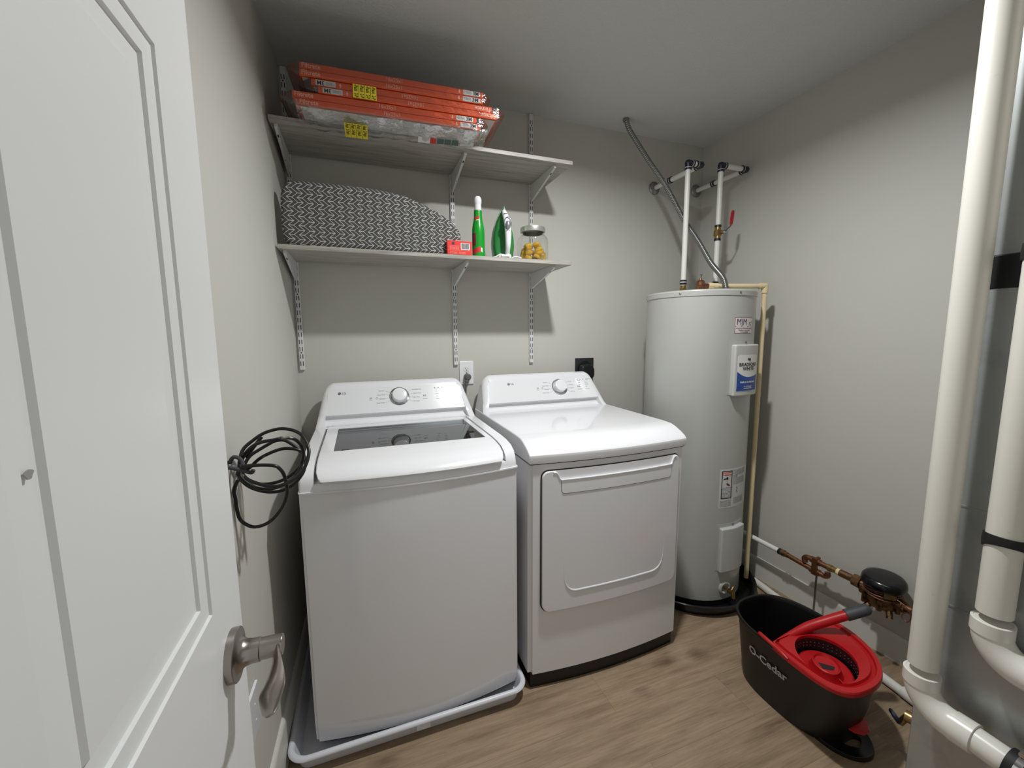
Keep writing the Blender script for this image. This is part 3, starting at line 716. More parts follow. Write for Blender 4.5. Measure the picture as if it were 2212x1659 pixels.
    wl = obj('warning_label', wrap(sheet(0, 0, W_, Hh), a2, z2), 'paper_grey', t); wl['label'] = 'white danger label with black framed picture'
    fx0, fx1, fy0, fy1 = 0.010, 0.068, 0.046, 0.182
    b = bmesh.new()
    for q in ((fx0, fy0, fx1, fy0+0.004), (fx0, fy1-0.004, fx1, fy1), (fx0, fy0, fx0+0.004, fy1), (fx1-0.004, fy0, fx1, fy1)): merge(b, sheet(q[0], q[1], q[2], q[3], 0.0009, 0, 4))
    obj('frame', wrap(b, a2, z2), 'ink', wl)
    obj('red_header', wrap(sheet(fx0+0.006, 0.160, fx1-0.006, 0.175, 0.0008, 0, 4), a2, z2), 'redink', wl)
    dw = text('DANGER', 0.0105, T(0.043, 0.1677, 0.0012), 'CENTER', 0.0003, 0.0003); merge(dw, prism([(0.0175, 0.163), (0.0235, 0.163), (0.0205, 0.173)], T(0, 0, 0.001), 0.0003))
    obj('header_words', wrap(dw, a2, z2), 'paper', wl)
    pic = join(prism([(0.020, 0.143), (0.025, 0.147), (0.033, 0.146), (0.036, 0.151), (0.044, 0.152), (0.046, 0.143), (0.043, 0.134), (0.040, 0.141), (0.028, 0.140), (0.020, 0.138)], T(0, 0, 0.0005), 0.0003), *[prism(circ(0.042+0.001*k, 0.130-0.005*k, 0.0011, 8), T(0, 0, 0.0005), 0.0003) for k in range(3)])
    obj('tap_picture', wrap(pic, a2, z2), 'ink', wl)
    obj('hand_picture', wrap(prism([(0.034, 0.120), (0.042, 0.122), (0.048, 0.119), (0.056, 0.112), (0.058, 0.107), (0.048, 0.108), (0.040, 0.112)], T(0, 0, 0.0005), 0.0003), a2, z2), 'maroon', wl)
    b = bmesh.new()
    rows = ['Water temperature over', '125 F can cause severe', 'burns instantly or death', 'from scalds. Children', 'disabled and elderly are', 'at highest risk of being', 'scalded. See manual', 'before setting heater.']
    for k, s_ in enumerate(rows): merge(b, text(s_, 0.0056, T(0.0155, 0.100-k*0.0066, 0.0005), 'LEFT', 0.0003))
    for k in range(13): merge(b, text('For your safety read before use and install', 0.0050, T(0.078, 0.180-k*0.0056, 0.0005), 'LEFT', 0.0003, 0, 1.05) if k not in (5, 6) else text('CAUTION', 0.006, T(0.078, 0.180-k*0.0056, 0.0005), 'LEFT', 0.0003))
    for k in range(6): merge(b, text('Hydrogen gas can be produced in a hot water system', 0.0046, T(0.006, 0.036-k*0.0054, 0.0005), 'LEFT', 0.0003, 0, 0.62)); merge(b, text('Turn off power before service. Fill tank first', 0.0046, T(0.084, 0.044-k*0.0054, 0.0005), 'LEFT', 0.0003))
    for (x, y) in ((0.104, 0.094), (0.108, 0.086), (0.103, 0.078), (0.108, 0.071)): merge(b, prism(circ(x, y, 0.0035, 8), T(0, 0, 0.0005), 0.0003))
    for q in (0.073,): merge(b, prism([(q, 0.05), (q+0.0008, 0.05), (q+0.0008, 0.186), (q, 0.186)], T(0, 0, 0.0005), 0.0003))
    obj('label_print', wrap(b, a2, z2), 'print', wl)
    # drain valve
    p = on_tank(-91, 0.100, HR-0.002); n_ = (p-Vector((HX, HY, p.z))).normalized()
    ring = obj('drain_collar', lathe([(0.034, 0), (0.034, 0.006), (0.026, 0.010), (0.020, 0.004), (0.018, 0.0)], p, n_, 28, caps=False), 'tank_cover', t)
    sd = Vector((-n_.y, n_.x, 0))
    vb = join(cyl(p, p+n_*0.050, 0.0085, n=16), cyl(p+n_*0.028, p+n_*0.030, 0.013, n=6), cyl(p+n_*0.050+Vector((0, 0, 0.012)), p+n_*0.056+Vector((0, 0, -0.022)), 0.009, n=16), cyl(p+n_*0.040+sd*0.004+Vector((0, 0, 0.004)), p+n_*0.034+sd*0.022+Vector((0, 0, 0.016)), 0.005, n=10))
    obj('drain_valve', vb, 'brass', t)
    # relief valve on the top
    q = Vector((1.552, -0.475, 1.531)); d_ = (Vector((1.86, -0.5685, 0))-Vector((q.x, q.y, 0))).normalized()
    rv = join(cyl(q, q+Vector((0, 0, 0.028)), 0.019, n=8), lathe([(0.017, 0.028), (0.020, 0.032), (0.020, 0.046), (0.012, 0.055), (0.006, 0.056), (0.004, 0.066), (0, 0.066)], q, n=20), cyl(q+Vector((0, 0, 0.027)), q+Vector((0, 0, 0.027))+d_*0.042, 0.0125, n=16))
    R_ = obj('relief_valve', rv, 'copper', t)
    obj('relief_lever', join(cyl(q+Vector((0, 0, 0.062)), q+Vector((0.004, 0, 0.080)), 0.0022, n=8), box(q+Vector((-0.004, -0.003, 0.078)), q+Vector((0.010, 0.003, 0.083)), 0.001)), 'steel', R_)
    # outlet nipples
    for (x, y) in ((1.562, -0.350), (1.776, -0.347)):
        obj('outlet_nipple', join(cyl((x, y, 1.530), (x, y, 1.560), 0.0165, n=8), cyl((x, y, 1.556), (x, y, 1.574), 0.0145, n=20)), 'brass', t)
    return q, d_
TPQ, TPD = make_heater()
pan = lathe([(0.300, 0.0), (0.306, 0.003), (0.318, 0.046), (0.330, 0.050), (0.331, 0.056), (0.325, 0.058), (0.314, 0.053), (0.300, 0.012), (0, 0.012)], (HX, HY, 0), n=72, caps=False)
merge(pan, lathe([(0, 0), (0.300, 0)], (HX, HY, 0), n=72, caps=False))
tag(obj('heater_drain_pan', pan, 'black_gloss', origin=(HX, HY, 0)), 'round black plastic drain pan under the water heater', 'drain pan')

# relief discharge pipe, cream plastic
def make_discharge():
    a = TPQ+Vector((0, 0, 0.027))+TPD*0.040; e = Vector((1.862, -0.5685, 1.5585)); a.z = 1.558
    t = thing('discharge_pipe', 'thin cream plastic pipe running down beside the water heater', 'pipe', (e.x, e.y, 0.046))
    obj('horizontal_run', cyl(a+TPD*0.02, e, 0.0112, n=20), 'cpvc', t)
    obj('adapter', join(cyl(a-TPD*0.002, a+TPD*0.022, 0.0165, n=8), cyl(a+TPD*0.02, a+TPD*0.045, 0.0145, n=20)), 'cpvc', t)
    obj('downpipe', cyl(e, (e.x, e.y, 0.046), 0.0112, n=20), 'cpvc', t)
    arc = [e-TPD*0.030, e-TPD*0.012, e-TPD*0.004+Vector((0, 0, -0.002)), e+Vector((0, 0, -0.006)), e+Vector((0, 0, -0.014)), e+Vector((0, 0, -0.034))]
    obj('elbow', join(tube([arc[0], arc[1], e, arc[4], arc[5]], 0.0146, 20), lathe([(0, -0.0146), (0.010, -0.0106), (0.0146, 0), (0.010, 0.0106), (0, 0.0146)], e, n=20, caps=False)), 'cpvc', t)
make_discharge()

# hot and cold water pipes of the heater
def water_pipe(xa, xw, zc, y, label, valve):
    r = 0.0125; t = thing('water_pipe', label, 'water pipe', (xa, y, 1.574), 'white water pipes above the heater')
    A = Vector((xa, y, zc)); B = Vector((xw, y, zc)); Wl = Vector((xw, -0.002, zc))
    zv = 1.85
    if not valve: obj('riser', cyl((xa, y, 1.5745), (xa, y, zc), r, n=20), 'pex', t)
    else:
        obj('riser', cyl((xa, y, 1.5745), (xa, y, zv-0.028), r, n=20), 'pex', t)
        obj('riser', cyl((xa, y, zv+0.028), (xa, y, zc), r, n=20), 'pex', t)
    obj('cross_pipe', cyl(A, B, r, n=20), 'pex', t); obj('wall_pipe', cyl(B, Wl, r, n=20), 'pex', t)
    def ring(p, d, name='crimp_ring'):
        d = Vector(d).normalized(); obj(name, [(join(lathe([(r, -0.011), (r+0.0042, -0.010), (r+0.0042, -0.002), (r+0.002, -0.001)], p, d, 20), lathe([(r+0.002, 0.003), (r+0.0042, 0.004), (r+0.0042, 0.011), (r, 0.012)], p, d, 20)), 'navyring'), (lathe([(r+0.0025, -0.003), (r+0.0025, 0.004)], p, d, 20), 'white_satin')], None, t)
    for P_, d1, d2 in ((A, (0, 0, -1), (1, 0, 0)), (B, (-1, 0, 0), (0, 1, 0))):
        d1, d2 = Vector(d1), Vector(d2)
        el = join(tube(smooth([P_+d1*0.021, P_+d1*0.010, P_, P_+d2*0.010, P_+d2*0.021], 4), 0.0152, 18), lathe([(0, -0.017), (0.012, -0.012), (0.017, 0), (0.012, 0.012), (0, 0.017)], P_, n=18, caps=False))
        obj('elbow', el, 'navyring', t)
        for d in (d1, d2): obj('crimp_ring', [(lathe([(r, 0.0205), (0.0160, 0.0210), (0.0160, 0.0235), (r, 0.0240)], P_, d, 20), 'white_satin'), (lathe([(r, 0.0240), (0.0172, 0.0245), (0.0172, 0.0315), (r, 0.0325)], P_, d, 20), 'navyring')], None, t)
    ring(Vector((xw, -0.135, zc)), (0, 1, 0))
    ring(Vector((xa, y, 1.590)), (0, 0, 1))
    f = obj('wall_flange', lathe([(0.036, 0), (0.036, 0.003), (0.030, 0.010), (0.016, 0.014), (0.0135, 0.014)], (xw, -0.001, zc), (0, -1, 0), 32, caps=False), 'steel', t)
    if valve:
        b = join(cyl((xa, y, zv-0.030), (xa, y, zv+0.030), 0.0150, n=20), cyl((xa, y, zv-0.014), (xa, y, zv+0.014), 0.0195, n=8), cyl((xa, y, zv), (xa+0.012, y-0.030, zv), 0.008, n=12))
        vb = obj('valve_body', b, 'brass', t)
        obj('valve_nut', cyl((xa+0.011, y-0.028, zv), (xa+0.014, y-0.036, zv), 0.0085, n=6), 'chrome', vb)
        s = Vector((xa+0.013, y-0.034, zv))
        hd = smooth([s, s+Vector((0.008, -0.004, 0.012)), s+Vector((0.020, -0.010, 0.024)), s+Vector((0.026, -0.013, 0.036))], 4)
        obj('handle_stem', tube(hd, 0.0035, 8), 'steel', vb)
        p0 = s+Vector((0.024, -0.012, 0.032)); rings = []
        for k in range(8):
            q = k/7; c = p0+Vector((0.006*q, -0.003*q, 0.072*q)); hw = (0.005, 0.0085, 0.0095, 0.0098, 0.0098, 0.0096, 0.0088, 0.005)[k]
            rings.append([c+Vector((u*hw+v*0.001, u*hw*-0.25-v*0.003, 0)) for u, v in [(math.cos(2*PI*j/12), math.sin(2*PI*j/12)) for j in range(12)]])
        obj('valve_handle', loft(rings), 'red_valve', vb)['label'] = 'red lever handle'
        for z in (zv-0.034, zv+0.034): obj('crimp_ring', lathe([(r, -0.006), (0.0165, -0.005), (0.0165, 0.005), (r, 0.006)], (xa, y, z), n=20), 'navyring', t)
water_pipe(1.562, 1.6415, 2.166, -0.350, 'plain white water pipe on the left above the heater, without a valve', False)
water_pipe(1.776, 1.947, 2.1835, -0.347, 'white water pipe above the heater with a red handled valve', True)

# flexible conduit from the ceiling
def make_conduit():
    pts = [(1.347, -0.13, 2.436), (1.365, -0.132, 2.39), (1.399, -0.14, 2.341), (1.470, -0.16, 2.240), (1.562, -0.20, 2.099), (1.625, -0.262, 1.93), (1.652, -0.345, 1.80), (1.655, -0.43, 1.68), (1.648, -0.512, 1.60), (1.643, -0.536, 1.56), (1.642, -0.542, 1.531)]
    sp = smooth(pts, 40)
    # even steps along the path, ribbed
    out = [sp[0]]; acc = 0
    for a, b in zip(sp, sp[1:]):
        d = (b-a).length
        while acc+d >= 0.0019: t = (0.0019-acc)/d; a = a+(b-a)*t; out.append(a); d = (b-a).length; acc = 0
        acc += d
    rad = [0.0114+0.0022*(0, 0.9, 1, 0.55, -0.2)[i % 5] for i in range(len(out))]
    t = thing('flexible_conduit', 'ribbed grey metal conduit curving from the ceiling to the heater', 'conduit', (1.35, -0.13, 2.0))
    obj('ribbed_tube', tube(out, rad, 14), 'conduit', t, sharp=80)
    obj('ceiling_collar', lathe([(0.0125, 0), (0.0155, 0.001), (0.0155, 0.012), (0.0125, 0.014)], (1.347, -0.13, 2.436), (0.05, 0, -1), 18), 'steel', t)
    obj('tank_connector', lathe([(0.019, 0), (0.019, 0.006), (0.0145, 0.008), (0.0145, 0.020)], (1.642, -0.542, 1.531), (0, 0, 1), 20), 'steel', t)
make_conduit()

# ------------------------------------------------------------------ supply line with pressure regulator along the right wall
def make_supply():
    X = 1.9; zz = 0.262
    t = thing('water_supply_line', 'brass and copper water line with black capped pressure regulator along the right wall', 'water line', (X, -0.9, 0.25))
    def pipe(y0, y1, z0, z1, r, m, name, n=18, x0=X, x1=X): return obj(name, cyl((x0, y0, z0), (x1, y1, z1), r, n=n), m, t)
    pipe(-0.03, -0.712, 0.268, 0.260, 0.0115, 'pex', 'white_pipe')
    obj('crimp_ring', lathe([(0.0115, -0.006), (0.0155, -0.005), (0.0155, 0.005), (0.0115, 0.006)], (X, -0.714, 0.260), (0, 1, 0), 18), 'navyring', t)
    obj('coupling', join(cyl((X, -0.716, 0.260), (X, -0.752, 0.260), 0.0135, n=18), cyl((X, -0.728, 0.260), (X, -0.738, 0.260), 0.016, n=18)), 'brass', t)
    lowp = smooth([(X, -0.752, 0.260), (X, -0.85, 0.2545), (X, -0.90, 0.252), (X, -0.925, 0.252), (X, -0.936, 0.262), (X, -0.934, 0.276)], 5)
    obj('lower_copper_pipe', tube(lowp, 0.0112, 16), 'copper', t)
    up = smooth([(X, -0.838, 0.270), (X, -0.832, 0.286), (X, -0.842, 0.298), (X, -0.87, 0.300), (X, -0.93, 0.300)], 5)
    obj('upper_copper_pipe', tube(up, 0.0118, 16), 'copper', t)
    obj('copper_tee', join(cyl((X, -0.880, 0.252), (X, -0.880, 0.300), 0.011, n=16), cyl((X, -0.862, 0.300), (X, -0.902, 0.300), 0.0145, n=18), cyl((X, -0.862, 0.252), (X, -0.902, 0.252), 0.0145, n=18)), 'copper', t)
    obj('pipe_clamp', join(box((X-0.018, -0.897, 0.240), (X-0.012, -0.875, 0.318), 0.001), box((X-0.016, -0.892, 0.310), (X+0.016, -0.880, 0.319), 0.001)), 'copper', t)
    rod = obj('support_rod', join(cyl((X-0.006, -0.894, 0.0), (X-0.006, -0.894, 0.245), 0.0042, n=10), box((X-0.011, -0.91, 0), (X+0.012, -0.878, 0.004))), 'steel', t)
    obj('brass_pipe', join(cyl((X, -0.925, 0.300), (X, -0.985, 0.302), 0.0125, n=18), cyl((X, -0.935, 0.300), (X, -0.950, 0.3005), 0.0150, n=18)), 'brass', t)
    pipe(-0.972, -0.986, 0.3015, 0.302, 0.0145, 'cream', 'tape_band')
    obj('union_body', join(cyl((X, -0.984, 0.302), (X, -1.038, 0.303), 0.0155, n=18), cyl((X, -1.036, 0.303), (X, -1.064, 0.302), 0.0255, n=8), cyl((X, -1.060, 0.300), (X, -1.10, 0.296), 0.0165, n=18)), 'brass_dull', t)
    c = Vector((X, -1.138, 0.288))
    body = join(lathe([(0.030, -0.040), (0.044, -0.034), (0.052, -0.020), (0.055, 0.0), (0.055, 0.014), (0.047, 0.022), (0.040, 0.030)], c, (0, 0, 1), 28), cyl(c+Vector((0, 0.070, 0.0)), c+Vector((0, -0.070, 0.004)), 0.024, n=20))
    for a in (20, 80, 140, 200, 260, 320):
        a = math.radians(a); q = c+Vector((0.058*math.cos(a), 0.058*math.sin(a), 0)); merge(body, cyl(q+Vector((0, 0, -0.030)), q+Vector((0, 0, 0.010)), 0.0085, n=8)); 
    merge(body, join(cyl(c+Vector((-0.05, 0.030, -0.05)), c+Vector((-0.02, 0.024, -0.03)), 0.011, n=8), cyl(c+Vector((-0.03, -0.045, -0.055)), c+Vector((-0.02, -0.035, -0.03)), 0.011, n=8)))
    rb = obj('regulator_body', body, 'brass_dull', t)
    obj('regulator_dome', lathe([(0.048, 0.020), (0.048, 0.046), (0.050, 0.050), (0.0675, 0.056), (0.071, 0.064), (0.069, 0.078), (0.062, 0.088), (0.050, 0.092), (0, 0.093)], c, (-0.06, -0.03, 1), 36, caps=False), 'black_gloss', t, sharp=40)
    wire = []
    for k in range(5*24+1):
        a = 2*PI*k/24+2.2; q = k/24; rr = 0.057+0.004*math.sin(q*2.3+a*0.2)
        wire.append(c+Vector((rr*math.cos(a), rr*math.sin(a), 0.020+0.0058*q+0.006*math.sin(a+0.6+q*0.5))))
    wire += smooth([wire[-1], c+Vector((-0.03, -0.075, 0.03)), c+Vector((-0.028, -0.105, -0.005)), c+Vector((-0.020, -0.092, -0.038)), c+Vector((-0.018, -0.075, -0.02)), c+Vector((-0.004, -0.120, 0.030)), c+Vector((0.03, -0.165, 0.045))], 8)
    obj('copper_wire', tube(wire, 0.0021, 6), 'copper_wire', t, sharp=80)
    tagp = prism([(-0.018, -0.009), (0.018, -0.009), (0.018, 0.010), (-0.018, 0.010)], fr(c+Vector((-0.045, -0.046, 0.038)), (0.6, -0.8, 0), (0, 0, 1)), 0.002)
    obj('yellow_tag', tagp, 'brass', t)
    obj('outlet_pipe', join(cyl((X, -1.195, 0.289), (X, -1.215, 0.290), 0.021, n=8), cyl((X, -1.21, 0.290), (X, -1.245, 0.291), 0.015, n=18), cyl((X, -1.238, 0.291), (X, -1.262, 0.292), 0.021, n=8), cyl((X, -1.26, 0.292), (X, -1.480, 0.296), 0.0125, n=18)), 'brass_dull', t)
make_supply()

# white condensate pipe on the floor
def make_floor_pipe():
    t = thing('condensate_pipe', 'white plastic pipe lying on the floor along the right baseboard', 'pipe', (1.90, -0.8, 0))
    a, b = Vector((1.921, -0.570, 0.0175)), Vector((1.782, -1.470, 0.0175))
    obj('pipe', cyl(a, b, 0.0165, n=20), 'pvc2', t)
    q = a+(b-a)*0.78; d = (b-a).normalized()
    obj('coupling', cyl(q+Vector((0, 0, 0.0035)), q+d*0.07+Vector((0, 0, 0.0035)), 0.0205, n=20), 'pvc2', t)
make_floor_pipe()

# ------------------------------------------------------------------ furnace and its vent pipes
XF, YFF = 1.378, -1.484
def make_furnace():
    t = thing('furnace', 'grey sheet metal furnace cabinet with duct above at right edge', 'furnace', (1.68, -1.8, 0))
    obj('cabinet', box((XF, -2.14, 0.0), (XR-0.006, YFF, 1.432), 0.002, 1), 'galv', t)
    obj('dark_gasket', box((XF-0.002, -2.142, 1.432), (XR-0.006, YFF+0.002, 1.505), 0.001, 1), 'black', t)
    obj('duct_plenum', box((XF, -2.14, 1.505), (XR-0.006, YFF, 2.434), 0.002, 1), 'galv', t)
    obj('seam_strip', join(box((XF-0.0016, -2.13, 0.905), (XF+0.002, YFF-0.02, 0.909)), box((XF-0.0016, -2.13, 0.640), (XF+0.002, YFF-0.02, 0.644))), 'galv', t)
make_furnace()
def vent(x, y, ze, yend, droop, label, clamp):
    r = 0.0301; t = thing('vent_pipe', label, 'vent pipe', (x, y, ze), 'white vent pipes in front of the furnace')
    obj('riser', cyl((x, y, ze+0.02), (x, y, 2.433), r, n=40), 'pvc', t)
    R_ = 0.066; zc = ze-0.022
    def arc(rr, n=14): return [Vector((x, y-R_+R_*math.cos(a), zc-R_*math.sin(a))) for a in [PI/2*k/n for k in range(n+1)]]
    zl = zc-R_
    el = join(tube([Vector((x, y, ze+0.001)), Vector((x, y, zc+0.004))]+arc(R_)+[Vector((x, y-R_-0.004, zl)), Vector((x, y-R_-0.040, zl))], [r+0.0045]*2+[r+0.0040]*15+[r+0.0045]*2, 36),
              lathe([(r, -0.030), (r+0.0058, -0.029), (r+0.0058, 0.001), (r+0.001, 0.002), (r, 0.0)], (x, y, ze), (0, 0, 1), 40, caps=False),
              lathe([(r, -0.004), (r+0.0058, -0.004), (r+0.0058, 0.034), (r+0.001, 0.0345), (r, 0.030)], (x, y-R_-0.006, zl), (0, -1, 0), 40, caps=False))
    obj('elbow', el, 'pvc2', t)
    e = Vector((x, y-R_-0.035, zl)); q = Vector((x, yend, zl-droop))
    obj('horizontal_pipe', cyl(e, q, r, n=40), 'pvc2', t)
    if clamp:
        d = (q-e).normalized(); c = q
        obj('rubber_coupling', cyl(c+d*-0.01, c+d*0.09, r+0.007, n=36), 'black_soft', t)
        cl = join(lathe([(r+0.0075, 0), (r+0.0105, 0.001), (r+0.0105, 0.013), (r+0.0075, 0.014)], c+d*0.004, d, 36), cyl(c+d*0.011+Vector((-0.012, 0, r+0.015)), c+d*0.011+Vector((0.016, 0, r+0.015)), 0.0055, n=10), box(c+d*0.011+Vector((-0.010, -0.006, r+0.006)), c+d*0.011+Vector((0.010, 0.006, r+0.017)), 0.001))
        obj('hose_clamp', cl, 'chrome', t)
vent(1.312, -1.522, 0.470, -1.690, 0.004, 'white plastic vent pipe nearer the back wall, ending in a clamped elbow run', True)
vent(1.338, -1.620, 0.672, -2.02, 0.010, 'white plastic vent pipe at the right edge tied with black straps', False)
def strap(z, tilt, w, label):
    x, y, r = 1.338, -1.620, 0.0301; b = bmesh.new(); rings = []
    for k in range(36):
        a = 2*PI*k/36; ro = r+0.0032+0.0008*math.sin(3*a+z*40); zt = z+tilt*math.cos(a-0.3); h = w*(0.5+0.18*math.sin(a+1))
        rings.append([(x+r*1.005*math.cos(a), y+r*1.005*math.sin(a), zt-h), (x+ro*math.cos(a), y+ro*math.sin(a), zt-h), (x+ro*1.03*math.cos(a), y+ro*1.03*math.sin(a), zt), (x+ro*math.cos(a), y+ro*math.sin(a), zt+h), (x+r*1.005*math.cos(a), y+r*1.005*math.sin(a), zt+h)])
    rings.append(rings[0]); b = loft(rings, caps=False); bmesh.ops.remove_doubles(b, verts=b.verts[:], dist=1e-6)
    tag(obj('pipe_strap', b, 'black_soft'), label, 'strap', 'black straps round the vent pipe')
strap(0.862, -0.010, 0.030, 'lower black strap wrapped round the right vent pipe')
strap(1.500, 0.0, 0.034, 'upper black strap wrapped round the right vent pipe')

# brass drain tap beside the furnace foot
def make_tap():
    p = Vector((1.515, -1.400, 0.160)); t = thing('drain_tap', 'small brass tap with dark blue handle low behind the vent pipe', 'tap', (1.53, -1.43, 0.12))
    obj('tap_body', join(cyl((1.545, YFF+0.001, 0.155), (1.528, -1.415, 0.158), 0.010, n=16), cyl((1.540, -1.462, 0.156), (1.536, -1.448, 0.1565), 0.0155, n=8), cyl((1.531, -1.428, 0.158), (1.526, -1.408, 0.158), 0.0165, n=20), cyl((1.526, -1.415, 0.162), (1.522, -1.400, 0.125), 0.009, n=14)), 'brass', t)
    h = lathe([(0.0, -0.004), (0.010, -0.004), (0.019, -0.002), (0.021, 0.003), (0.017, 0.008), (0.006, 0.008), (0, 0.010)], (1.512, -1.392, 0.145), (-0.6, 0.5, -0.55), 20, caps=False)
    obj('tap_handle', h, 'bluegrip', t)
make_tap()

# ------------------------------------------------------------------ shelf standards, brackets, shelves
ZS = (1.652, 2.0935)          # undersides of the two shelves
SX = (-0.2455, 0.453, 0.8665)
def make_standard(x, label):
    w, dp, z0, z1 = 0.0215, 0.0125, 1.183, 2.4345
    ch = prism([(-w/2, 0), (-w/2, dp-0.002), (-w/2+0.002, dp), (w/2-0.002, dp), (w/2, dp-0.002), (w/2, 0)], fr((x, -0.0006, z0), (1, 0, 0), (0, -1, 0)), -(z1-z0))
    sl = bmesh.new(); n = int((z1-z0-0.02)/0.032)
    for k in range(n):
        z = z0+0.018+0.032*k
        for s in (-1, 1): merge(sl, box((x+s*0.0050-0.0014, -dp-0.0011, z), (x+s*0.0050+0.0014, -dp+0.003, z+0.0195)))
    for k in (2, 10, 20, 30, 37): merge(sl, cyl((x, -dp-0.0012, z0+0.018+0.032*k-0.006), (x, -dp+0.002, z0+0.018+0.032*k-0.006), 0.003, n=10))
    o = obj('shelf_standard', [(ch, 'standard'), (sl, 'slot')]); tag(o, label, 'shelf standard', 'slotted wall standards of the shelves')
make_standard(SX[0], 'leftmost slotted white wall standard, in the corner by the left wall')
make_standard(SX[1], 'middle slotted white wall standard, right above the white outlet')
make_standard(SX[2], 'rightmost slotted white wall standard holding the shelves')
def make_bracket(x, z, label):
    w = 0.0115
    P_ = [(-0.0140, z-0.0006), (-0.283, z-0.0006), (-0.286, z-0.012), (-0.275, z-0.0165), (-0.034, z-0.077), (-0.0140, z-0.080)]
    web = join(prism(P_, fr((x-w/2, 0, 0), (0, 1, 0), (0, 0, 1)), 0.0016), prism(P_, fr((x+w/2-0.0016, 0, 0), (0, 1, 0), (0, 0, 1)), 0.0016))
    dn = Vector((0, -0.241, 0.0605)).normalized(); nn = Vector((0, -dn.z, dn.y))
    fl = loft([[(x-w/2, p[0], p[1]), (x+w/2, p[0], p[1]), (x+w/2, p[0]+nn.y*0.0016, p[1]-abs(nn.z)*0.0016+0.0018), (x-w/2, p[0]+nn.y*0.0016, p[1]-abs(nn.z)*0.0016+0.0018)] for p in (P_[5], P_[4], P_[3], P_[2], P_[1])])
    hole = bmesh.new()
    for t_, hr, ln in ((0.86, 0.0024, 0.005), (0.30, 0.0018, 0.0001)):
        c = Vector((x, -0.034-0.241*t_, z-0.077+0.0605*t_))
        merge(hole, prism([(u*hr, v*hr+(ln if v > 0 else -ln)) for u, v in circ(0, 0, 1, 12)], fr(c-Vector((0, -0.0001, 0.0006)), (1, 0, 0), dn), -0.001))
    o = obj('shelf_bracket', [(web, 'standard'), (fl, 'standard'), (hole, 'slot')]); tag(o, label, 'shelf bracket', 'white brackets under the shelves')
for zi, nm in ((1, 'upper'), (0, 'lower')):
    for x, wh in zip(SX, ('left end', 'middle', 'right end')):
        make_bracket(x, ZS[zi], 'white metal bracket under the %s shelf at its %s' % (nm, wh))
for zi, nm in ((1, 'upper grey wood shelf board carrying the orange filters'), (0, 'lower grey wood shelf board carrying the ironing board and iron')):
    b = box((-0.2655, -0.309, ZS[zi]), (0.944, -0.0135, ZS[zi]+0.0165), 0.0008, 1)
    tag(obj('shelf_board', b, 'shelf', origin=(0.34, -0.16, ZS[zi])), nm, 'shelf', 'grey shelf boards')
Z1, Z2 = ZS[0]+0.0168, ZS[1]+0.0168

